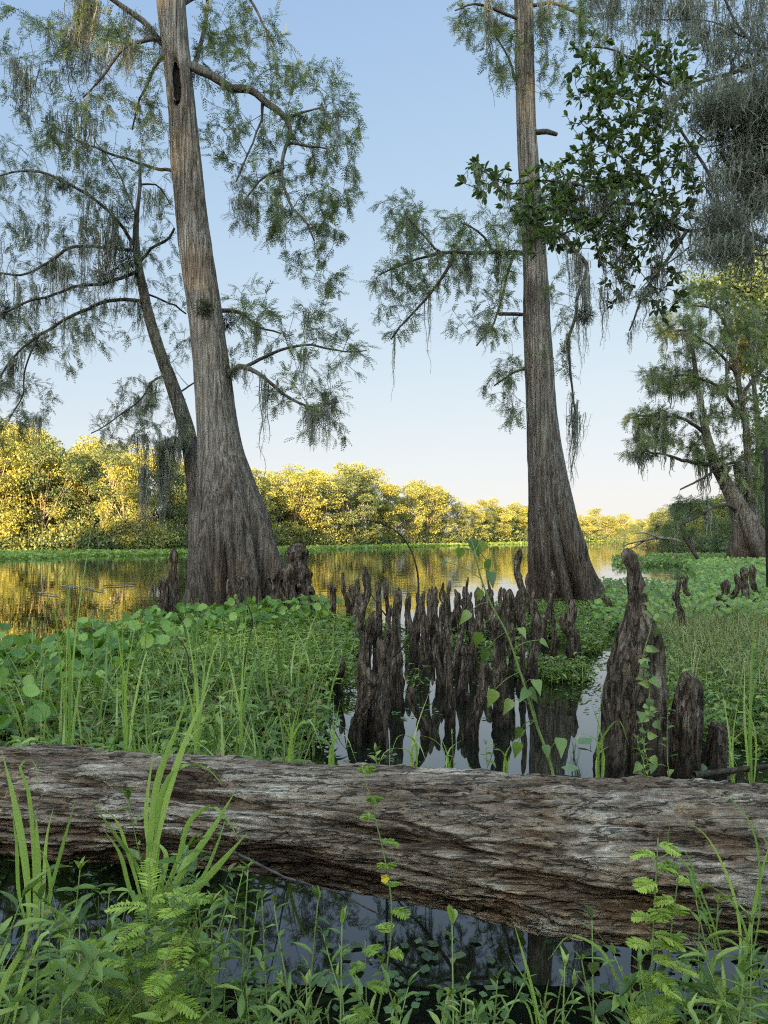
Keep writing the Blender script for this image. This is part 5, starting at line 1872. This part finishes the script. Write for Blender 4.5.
# ---- tall grass standing in the bed behind the log
d = 3.6
def tall(label, px, py, tips, group="tall grasses standing in the marsh bed"):
    """tips: (px, py, width m, arch)"""
    b = P(px, py, d)
    b[2] = 0
    mb = MB()
    for (tx, ty, wd, arch) in tips:
        e = P(tx, ty, d + rng.uniform(-.25, .25))
        m_ = (b + e) / 2 + [(b[0] - e[0]) * .32, 0, arch * .25 + .06]
        s = spline([b, m_, e], 14)
        if arch > .25:
            q = e + [np.sign(e[0] - b[0]) * .05, 0, -.12]
            s = spline([b, m_, e, q], 16)
        k = len(s)
        u = np.linspace(0, 1, k)
        wv = wd * .5 * np.minimum(.5 + 2 * u, 1) * np.clip((1.02 - u) * 2.2, 0, 1)
        a = rng.uniform(-.5, .5)
        sd = np.array([math.cos(a), math.sin(a), 0])
        v = np.stack([s - sd * wv[:, None], s + np.array([0, -1, 0]) * wv[:, None] * .3, s + sd * wv[:, None]], 1)
        mb.grid(v, closed=False, tint=rng.uniform(.3, 1))
    return tag(mb.build("tall_grass", M['bright_grass'], None, tuple(b)), label, "grass clump", group)


tall("tallest upright grass stem rising above the round-leaf weeds to the river", 68, 770, [(93, 515, .012, 0), (48, 600, .012, .3), (62, 570, .016, .5), (88, 640, .012, .1), (72, 540, .005, 0)])
tall("pair of thin grass blades crossing the golden reflection", 128, 760, [(110, 588, .01, 0), (140, 600, .01, .2), (124, 560, .006, 0), (150, 650, .012, .3)])
tall("grass tuft in the bed below the pointed knees", 196, 765, [(182, 600, .012, 0), (200, 580, .006, 0), (222, 640, .012, .3), (170, 640, .012, .2), (209, 622, .01, 0)])
tall("broad pale grass blades in the bed right behind the flaking log shelf", 240, 775, [(247, 600, .012, 0), (225, 660, .014, .3), (262, 650, .014, .3), (250, 630, .01, .1)])
tall("short bright grass spikes at the edge of the bed by the open water", 292, 772, [(285, 690, .012, 0), (300, 700, .012, .2), (310, 720, .014, .3), (278, 716, .01, .3), (296, 735, .014, 0)])
tall("fresh grass spikes in front of the massive slanting knee", 332, 772, [(340, 700, .01, 0), (322, 712, .01, .2), (345, 735, .012, .3), (334, 690, .006, 0)])
tall("tuft of arching grass between the log and the smooth column knee", 412, 784, [(400, 735, .010, .4), (430, 690, .008, 0), (440, 745, .01, .5), (418, 742, .012, .3), (385, 752, .01, .3)], "grass tufts along the far side of the log")
tall("thin grass blades leaning between the log and the long straight knee", 448, 786, [(436, 728, .008, .1), (462, 740, .008, .2), (452, 756, .01, 0)], "grass tufts along the far side of the log")
tall("small grass tuft behind the log under the weed with yellow leaves", 504, 790, [(515, 740, .01, .2), (490, 745, .01, .2), (509, 756, .012, 0)], "grass tufts along the far side of the log")
tall("grass growing against the foot of the tallest rugged knee", 600, 792, [(590, 700, .008, .2), (604, 680, .008, 0), (618, 720, .012, .3), (580, 735, .01, .3), (612, 745, .014, .2)], "grass tufts along the far side of the log")
tall("tall yellow green reed blade by the sedge at the view's edge", 752, 790, [(757, 590, .014, 0), (745, 660, .012, .2), (766, 640, .012, .1), (740, 700, .01, .3)], "grass tufts along the far side of the log")
tall("bright grass blades behind the log beside the low dark stump", 735, 796, [(722, 690, .01, .1), (742, 680, .008, 0), (728, 745, .012, .3), (750, 730, .01, .3)], "grass tufts along the far side of the log")

# ---- the heart-leaved weed in front of the knees
root = P(562, 800, 3.2)
root[2] = 0
pts = [root, P(552, 770, 3.2), P(535, 720, 3.2), P(520, 672, 3.2), P(506, 632, 3.2), P(490, 602, 3.2), P(480, 575, 3.2), P(475, 552, 3.2)]
t = thing("heart_leaved_weed", "tall leaning weed with drooping heart-shaped leaves standing in front of the knees", "plant", tuple(root))
st, lf = MB(), MB()
main = spline(pts, 40)
st.tube(main, np.linspace(.008, .003, 40), 8)
LV = [(475, 552, 470, 540, 30), (475, 552, 484, 541, 26), (475, 552, 486, 560, 26), (476, 556, 462, 548, 24), (478, 570, 490, 572, 26), (480, 578, 446, 562, 14), (483, 585, 482, 590, 22), (490, 602, 470, 612, 26), (498, 615, 478, 632, 28),
      (506, 632, 488, 650, 26), (508, 636, 520, 628, 20), (520, 672, 495, 690, 30), (520, 672, 528, 690, 30), (524, 685, 535, 680, 26), (535, 720, 518, 742, 26), (535, 720, 522, 728, 24), (540, 735, 528, 690, 26), (548, 755, 560, 738, 30),
      (552, 765, 545, 745, 22), (512, 650, 540, 640, 18), (530, 705, 512, 700, 26)]
for (sx, sy, ex, ey, sz) in LV:
    a, e = P(sx, sy, 3.2), P(ex, ey, 3.2 + rng.uniform(-.1, .1))
    st.tube(spline([a, (a + e) / 2 + [0, 0, .012], e], 6), .0018, 5)
    dr = unit((e - a) * [1, 1, .2] + [rng.normal(0, .04), -.05, -.09])
    stamp(lf, tmpl_heart(), e[None], dr, np.array([.1, -.7, .7]), sz * .0027, sz * .0018, rng.uniform(.1, .75))
st.build("stem", M['stem'], t, root)
lf.build("foliage", M['weed'], t, root)

# ---- dead twigs
stick("long dark dead twig curving up like a hook over the crowded knees", [P(388, 790, 3.6), P(387, 700, 3.6), P(388, 665, 3.6), P(408, 640, 3.6), P(416, 612, 3.6), P(417, 570, 3.6), P(406, 542, 3.6), P(388, 526, 3.6), P(367, 520, 3.6)], (.008, .003),
      forks=[[P(390, 660, 3.6), P(385, 640, 3.6), P(390, 625, 3.6), P(378, 605, 3.6), P(362, 580, 3.6)], [P(414, 632, 3.6), P(400, 628, 3.6), P(386, 618, 3.6)]])
stick("black bare twig standing zigzag in the weeds below the flared trunk", [P(250, 770, 4.2), P(246, 710, 4.2), P(242, 690, 4.2), P(249, 640, 4.2), P(252, 618, 4.2), P(240, 590, 4.2)], (.007, .003))
stick("black twig slanting through the weeds toward the flared trunk", [P(262, 735, 4.4), P(218, 700, 4.4), P(190, 674, 4.4), P(186, 650, 4.4), P(176, 636, 4.4)], (.006, .003))
stick("grey bare stick poking from under the log among the weeds", [P(228, 850, 2.05), P(262, 866, 2.08), P(300, 882, 2.1), P(335, 892, 2.15), P(375, 912, 2.2)], (.0045, .002), 'branch', "grey_stick", "stick")
stick("dark branch lying in the water past the low stump of a knee", [P(694, 775, 3.5), P(735, 770, 3.6), P(790, 764, 3.7)], (.016, .01), 'twig', "sunken_branch", "branch")
for q, lab in (([(60, 585), (78, 586), (104, 590)], "pale stick floating flat on the open river"), ([(104, 585), (112, 584.5), (124, 584), (136, 583)], "longer pale stick floating on the open river near the flared trunk"), ([(38, 592), (50, 593), (58, 594)], "short dark stick floating on the golden reflection")):
    w_ = [G(a, b + 2) + [0, 0, .03] for a, b in q]
    stick(lab, w_, (.016, .01), 'pale_twig', "floating_branch", "branch")
    # bits of a drowned branch
# leaning dead tree by the shaded bank
stick("dark leaning dead snag standing in the water below the tiered mossy cypress", [G(694, 556), P(690, 546, 33), P(684, 536, 33)], (.16, .08), 'twig', "dead_snag", "dead tree")
a = P(657, 542, 55)
stick("grey bare branch fallen low over the water at the river bend", [P(690, 543, 52), P(660, 538, 54), P(640, 541, 55), P(622, 546, 56)], (.13, .04), 'pale_twig', "fallen_branch", "branch",
      forks=[[P(660, 538, 54), P(645, 533, 54), P(630, 534, 54)], [P(645, 540, 55), P(632, 548, 55), P(618, 550, 55)]])

# ---- post at the edge of the view
mb = MB()
b = G(771, 602)
z1 = P(771, 447, b[1])[2]
w_ = .062
ring = np.array([[-1, -.92], [-.92, -1], [.92, -1], [1, -.92], [1, .92], [.92, 1], [-.92, 1], [-1, .92]]) * w_
zz = np.array([-.4, .3, 1, z1 - .012, z1])
v = np.stack([np.concatenate([b[:2] + ring * (1 if z < z1 else .86), np.full((8, 1), z)], 1) for z in zz])
mb.grid(v)
n0 = mb.n
mb.add(np.concatenate([v[-1], [[b[0], b[1], z1 + .002]]]))
mb.tr.append(np.array([[n0 + j, n0 + (j + 1) % 8, n0 + 8] for j in range(8)]))
tag(mb.build("wooden_post", M['post'], None, (b[0], b[1], 0)), "dark square wooden post standing upright at the edge of the view by the sedge", "post")

# ---- plants in front of the log
def rt(px, py, d, z=0.0):
    q = P(px, py, d)
    q[2] = z
    return q


g = rt(146, 905, 1.9)
mb = MB()
def arc_blade(mb, pts, wd, d, flat=.3, tint=None):
    s = spline([P(p[0], p[1], p[2] if len(p) > 2 else d) for p in pts], 22)
    u = np.linspace(0, 1, 22)
    wv = wd * .5 * np.minimum(.45 + 1.6 * u, 1) * np.clip((1.01 - u) * 2.6, 0, 1)
    a = rng.uniform(-.5, .5)
    sd = np.array([math.cos(a), math.sin(a), 0])
    tg = unit(np.gradient(s, axis=0))
    sd = unit(sd - tg * (tg @ sd)[:, None])
    nr = np.cross(sd, tg)
    v = np.stack([s - sd * wv[:, None], s + nr * wv[:, None] * flat, s + sd * wv[:, None]], 1)
    mb.grid(v, closed=False, tint=rng.uniform(.25, 1) if tint is None else tint)


def blade_set(label, root, sets, d, name="grass_clump", group=None, mat='bright_grass'):
    mb = MB()
    for pts, wd in sets:
        arc_blade(mb, pts, wd, d)
    return tag(mb.build(name, M[mat], None, tuple(root)), label, "grass clump", group)


blade_set("big clump of broad bright grass blades rising in front of the log past its top", rt(150, 900, 1.9), [
    ([(150, 915), (155, 850), (166, 800), (185, 742), (212, 680)], .020), ([(146, 915), (150, 840), (158, 780), (176, 730), (190, 690)], .016), ([(152, 920), (157, 850), (163, 790), (178, 768), (196, 764), (215, 775), (224, 790)], .014),
    ([(155, 915), (185, 868), (215, 825), (236, 790)], .016), ([(158, 920), (195, 890), (225, 858), (248, 832)], .018), ([(155, 915), (178, 860), (195, 815), (212, 806), (226, 818), (240, 842)], .012),
    ([(148, 915), (138, 870), (112, 830), (90, 800)], .014), ([(145, 915), (130, 860), (108, 812), (94, 806)], .012), ([(150, 915), (152, 870), (146, 820), (150, 775), (156, 742)], .010), ([(150, 915), (162, 880), (164, 850), (152, 842), (150, 846)], .014),
    ([(160, 918), (180, 895), (200, 880), (215, 850), (228, 812)], .009), ([(140, 915), (130, 890), (118, 850), (104, 830)], .012)], 1.9)
blade_set("grass clump with one folded blade before the log at the edge of view", rt(35, 920, 1.85), [
    ([(30, 930), (26, 870), (14, 800), (2, 752)], .016), ([(34, 930), (34, 860), (28, 790), (22, 762), (30, 760), (40, 792)], .010), ([(36, 930), (38, 870), (36, 812)], .014), ([(40, 930), (56, 870), (76, 798)], .009),
    ([(42, 930), (44, 880), (48, 830), (54, 806)], .008), ([(28, 930), (20, 900), (16, 840), (12, 812)], .009), ([(44, 930), (50, 880), (40, 850), (34, 846)], .01)], 1.85)
blade_set("thin arching grass over the face of the log near its far end", rt(735, 990, 1.75), [
    ([(735, 1000), (740, 930), (725, 870), (700, 830), (680, 818)], .006), ([(738, 1000), (752, 920), (765, 860), (775, 830)], .008), ([(730, 1000), (715, 930), (690, 870), (668, 840), (672, 822), (690, 822)], .005),
    ([(742, 1000), (760, 900), (745, 815), (725, 795), (700, 790)], .007), ([(744, 1000), (775, 930), (770, 850), (752, 820)], .007), ([(732, 1000), (700, 900), (680, 850), (660, 858), (640, 880)], .004), ([(740, 1000), (748, 940), (730, 900), (700, 880)], .006)], 1.75)
blade_set("few loose grass blades arching low over the dark water before the log", rt(630, 1035, 1.6), [
    ([(640, 1040), (620, 985), (595, 945), (570, 936), (548, 960)], .006), ([(636, 1040), (622, 990), (605, 960), (580, 958), (545, 966)], .005), ([(644, 1040), (632, 1000), (628, 980)], .008), ([(642, 1040), (630, 1005), (620, 996), (600, 1000)], .005)], 1.6)
blade_set("single straight grass blades standing in dark water below the middle of the log", rt(540, 1040, 1.6), [
    ([(545, 1045), (530, 980), (513, 920)], .006), ([(540, 1045), (528, 985), (508, 955)], .004), ([(548, 1045), (545, 1000), (549, 978)], .006), ([(538, 1045), (520, 1000), (500, 1010), (490, 1030)], .005)], 1.6)
blade_set("long pale grass blades lying across the weeds near the bottom corner", rt(20, 1030, 1.5), [
    ([(0, 1040), (15, 1000), (30, 985), (70, 960), (95, 985)], .010), ([(10, 1040), (30, 960), (48, 932), (66, 938), (84, 970)], .008), ([(-10, 1040), (5, 980), (22, 950), (30, 905)], .012), ([(30, 1040), (60, 990), (75, 950)], .010)], 1.5)

# feathery plants
fp = [("large yellow green feathery plant in front of the big grass clump", (140, 1040, 1.6), (150, 890), 26, .15), ("feathery plant leaning toward the water beside the big grass clump", (165, 1040, 1.55), (182, 895), 18, .12),
      ("bright young feathery plant in front of the other feathery ones", (165, 1045, 1.45), (164, 955), 16, .08), ("low dark feathery plant at the side of the large feathery one", (112, 1040, 1.55), (96, 945), 14, .12)]
for lab, (px, py, dd_), (tx, ty), k, s in fp:
    feather_plant(lab, rt(px, py, dd_), P(tx, ty, dd_), k, s, group="feathery plants before the log")
feather_plant("tall slim feathery plant with stacked yellow green leaves standing before the log", rt(668, 1045, 1.6), P(658, 838, 1.62), 20, .075, tint=.75, start=.2)
feather_plant("second stacked feathery plant, lower and right beside the tall one", rt(690, 1045, 1.62), P(680, 860, 1.62), 14, .07, tint=.65, start=.2)
feather_plant("slender pea plant with a yellow flower climbing past the middle of the log", rt(370, 960, 1.9), P(362, 765, 1.95), 9, .06, flower=P(360, 852, 1.86), tint=.5, start=.3, name="flowering_pea_plant")
feather_plant("low feathery sprig in the dark water under the pea plant", rt(372, 1040, 1.6), P(365, 940, 1.65), 8, .06, tint=.3)

# leafy weeds, one by one
W = [
    ("broad bright-leaved weed at the bottom corner beside the long pale blades", (-6, 1045, 1.4), (22, 898), 'lance', (.06, .11), .30, 14, 1),
    ("pale broad-leaved weed behind the long pale blades near the bottom corner", (30, 1045, 1.5), (40, 900), 'lance', (.06, .10), .28, 14, 1),
    ("weed with wide pointed leaves in front of the log just beside the big grass clump", (118, 960, 1.85), (128, 800), 'lance', (.06, .11), .30, 12, 1),
    ("bushy weed with bluish leaves in the lower corner of the view", (60, 1050, 1.4), (70, 930), 'lance', (.05, .09), .30, 16, 2),
    ("dense dark weed at the water's edge behind the bright young feathery plant", (205, 1045, 1.5), (212, 905), 'lance', (.04, .07), .28, 20, 4),
    ("bushy weed with many narrow leaves beside the dark still water", (232, 1045, 1.5), (228, 900), 'lance', (.035, .065), .24, 20, 4),
    ("slim weed whose tip just reaches the underside of the log, near the grey stick", (247, 1035, 1.6), (248, 870), 'lance', (.035, .065), .22, 16, 2),
    ("narrow-leaved weed with several branching tips before the grey stick", (270, 1045, 1.55), (274, 905), 'lance', (.035, .065), .24, 18, 3),
    ("weed topped with a star of pale leaves standing in the dark water", (312, 1045, 1.55), (318, 900), 'lance', (.05, .075), .24, 6, 0),
    ("thin weed leaning over the dark water next to the star-topped one", (330, 1045, 1.5), (342, 925), 'lance', (.03, .06), .26, 12, 1),
    ("small upright weed with oval leaves in the dark water below the log's middle", (460, 1045, 1.5), (452, 925), 'oval', (.04, .065), .42, 10, 0),
    ("weed with pale tips growing near the small upright oval-leaved one", (478, 1045, 1.45), (466, 985), 'lance', (.03, .05), .3, 10, 1),
    ("oval-leaved vine climbing onto the underside of the log", (592, 1040, 1.7), (592, 920), 'oval', (.045, .07), .5, 9, 0),
    ("lance-leaved weed at the feet of the tall stacked feathery plant", (648, 1045, 1.5), (640, 965), 'lance', (.03, .06), .3, 12, 1),
    ("long-leaved weed crossing the stacked feathery plants before the log", (705, 1045, 1.55), (696, 900), 'lance', (.07, .11), .15, 14, 1),
    ("tall willow-leaved weed in front of the log's far end", (728, 1045, 1.55), (718, 905), 'lance', (.06, .10), .17, 16, 2),
    ("willow-leaved weed at the very edge of view below the log", (762, 1045, 1.5), (752, 925), 'lance', (.06, .10), .18, 16, 2),
    ("spreading weed in the lower far corner under the willow-leaved ones", (740, 1055, 1.4), (744, 975), 'lance', (.05, .08), .2, 14, 2),
    ("tiny-leaved weed standing behind the bushy narrow-leaved one", (190, 1010, 1.7), (196, 880), 'lance', (.03, .055), .3, 16, 3),
    ("sparse weed with a long bare stem before the log near the water's glint", (288, 1040, 1.6), (262, 900), 'lance', (.03, .05), .25, 9, 0),
    ("dark leafy weed in the shade between the two grass clumps", (85, 1000, 1.7), (80, 870), 'lance', (.045, .08), .32, 14, 2),
    ("oval-leaved weed hugging the log beside the big grass clump", (185, 930, 1.95), (182, 842), 'oval', (.04, .06), .6, 8, 1),
]
for lab, (px, py, dd_), (tx, ty), lf_, L, ra, per, sub in W:
    leafy(lab, rt(px, py, dd_), P(tx, ty, dd_ + .02), lf_, L, ra, per, sub=sub, group="weeds growing before the log", mat='weed' if lf_ != 'oval' else 'broad_leaf' if px in (592, 185) else 'weed', rise=.6)

for i in range(26):
    px_, dd_ = rng.uniform(240, 660), rng.uniform(1.4, 1.75)
    ty_ = rng.uniform(930, 1000) + 20 * (abs(px_ - 450) < 130)
    leafy("slight seedling weed with a few narrow leaves in the dark water before the log", rt(px_, 1045, dd_), P(px_ + rng.normal(0, 14), ty_, dd_), 'lance', (.03, .06), rng.uniform(.2, .32), int(rng.integers(7, 13)),
          sub=int(rng.integers(0, 3)), group="seedlings in the dark water before the log", rise=.6)
W2 = [
    ("pale weed with opposite oval leaves climbing the face of the upright slab knee", (672, 800, 3.6), (668, 705), 'oval', (.05, .08), .45, 9, 0),
    ("small bushy weed in the water before the tallest rugged knee", (648, 795, 3.6), (645, 735), 'lance', (.04, .07), .3, 14, 2),
    ("little weed sprouting behind the log before the long straight knee", (458, 792, 3.2), (452, 735), 'lance', (.03, .05), .3, 10, 1),
    ("little yellowish weed behind the log near the stout column knee", (490, 795, 3.2), (486, 745), 'lance', (.03, .05), .3, 12, 2),
    ("seedling sprouting from the top of the log beside the pea plant", (380, 772, 2.5), (376, 752), 'lance', (.04, .06), .3, 6, 0),
]
for lab, (px, py, dd_), (tx, ty), lf_, L, ra, per, sub in W2:
    r_ = rt(px, py, dd_) if px != 380 else P(px, py, dd_)
    leafy(lab, r_, P(tx, ty, dd_), lf_, L, ra, per, sub=sub, group="weeds growing behind the log", rise=.5)

# vine on the side of the tallest knee
vp = [P(628 + dx, yy, 3.88) for dx, yy in ((18, 590), (24, 620), (16, 655), (22, 690), (14, 730), (20, 765))]
t = thing("climbing_vine", "thin leafy vine clinging to the side of the tallest rugged knee", "vine", tuple(vp[-1]))
st, lf = MB(), MB()
s = spline(vp[::-1], 40)
st.tube(s, .0035, 5)
n = 34
ii = rng.integers(0, 40, n)
L = rng.uniform(.03, .065, n)
stamp(lf, tmpl_heart(), s[ii] + rng.normal(0, .02, (n, 3)) - [0, .03, 0], np.stack([rng.normal(0, 1, n), rng.uniform(-.7, -.1, n), rng.uniform(-.9, .3, n)], -1), np.array([0, -1.0, .4]), L, L * .8, rng.uniform(.1, .8, n))
st.build("stem", M['stem'], t, vp[-1])
lf.build("foliage", M['weed'], t, vp[-1])

# floating and held round leaves
for lab, (px, py, dd_), n_, r_ in (("cluster of round blue green leaves at the bottom near the corner", (66, 1000, 1.5), 12, .022), ("four-leaved clover floating on dark water beside the star-topped weed", (330, 985, 1.7), 5, .018),
                                   ("small clover on the dark water right of the four-leaved one", (395, 985, 1.7), 4, .012), ("clover patch on dark water below the orange-brown rot of the log", (512, 985, 1.7), 5, .014),
                                   ("larger round leaves on the water under the stacked feathery plants", (655, 1005, 1.65), 7, .024), ("pair of round leaves low in the water by the vine under the log", (595, 995, 1.65), 3, .018)):
    q = G(px, py)
    pads(lab, np.array([q[0], q[1], .012]), n_, r_, group="round leaves on the dark water")
for lab, px, py in (("lily pad floating flat behind the log between the stout knee and the tallest knee", 572, 772), ("lily pad floating beside the sunken branch past the low stump", 703, 778), ("pale lily pad floating in front of the tallest knee's foot", 590, 745)):
    q = G(px, py)
    pads(lab, np.array([q[0], q[1], .008]), 1, .06, name="lily_pad", group="lily pads behind the log")

# scrub at the very front, rooted on the muddy edge
n = 520
x = rng.uniform(-1.2, 1.1, n)
y = rng.uniform(1.35, 2.0, n)
px = 384 + x / y * F
k = (rng.uniform(0, 1, n) < np.interp(px, [150, 260, 300, 620, 680], [1, .7, .2, .2, .8]))
x, y = x[k], y[k]
n = len(x)
sm_, lm_ = MB(), MB()
px = 384 + x / y * F
hg = rng.uniform(.2, .62, n) * np.interp(px, [0, 150, 300, 620, 700], [1, 1, .5, .45, .8]) * np.interp(y, [1.35, 2.0], [1, .75])
c = blades(sm_, np.stack([x, y, np.full(n, -.03)], -1), rng.uniform(0, 6.28, n), rng.uniform(0, .4, n), rng.uniform(0, .6, n), hg, np.full(n, .004), rng.uniform(.2, .9, n), seg=4, stem=True)
for kq in range(12):
    i = rng.integers(1, 5, n)
    p = c[np.arange(n), i]
    L = rng.uniform(.025, .065, n)
    ph = rng.uniform(0, 6.28, n)
    stamp(lm_, LANCE, p, np.stack([np.cos(ph), np.sin(ph), rng.uniform(-.1, .9, n)], -1), np.array([0, 0, 1.0]) + .3 * rdir(n), L, L * .3, rng.uniform(0, .85, n))
LW = sm_.build("shore_weeds", M['stem'])
tag(LW, kind="stuff")
lm_.build("foliage", M['weed'], LW)
x = rng.uniform(-1.4, 1.2, 500)
y = rng.uniform(1.2, 1.75, 500)
px = 384 + x / y * F
k = (px < 300) | (px > 640) | (rng.uniform(0, 1, 500) < .08)
x, y = x[k], y[k]
n = len(x)
mb = MB()
blades(mb, np.stack([x, y, np.full(n, -.03)], -1), rng.uniform(0, 6.28, n), rng.uniform(0, .4, n), rng.uniform(.2, 1.6, n), rng.uniform(.15, .42, n), rng.uniform(.004, .008, n), rng.uniform(0, 1, n))
tag(mb.build("shore_grass", M['grass']), kind="stuff")

# dead stalks and last year's blades tangled in the weeds
n = 150
x = rng.uniform(-1.3, 1.2, n)
y = rng.uniform(1.3, 2.0, n)
k = (384 + x / y * F < 310) | (384 + x / y * F > 620)
x, y = x[k], y[k]
n = len(x)
mb = MB()
blades(mb, np.stack([x, y, np.full(n, -.02)], -1), rng.uniform(0, 6.28, n), rng.uniform(.1, 1.0, n), rng.uniform(.1, 1.6, n), rng.uniform(.15, .45, n), rng.uniform(.003, .008, n), np.zeros(n))
tag(mb.build("dead_grass", M['sedge']), kind="stuff")
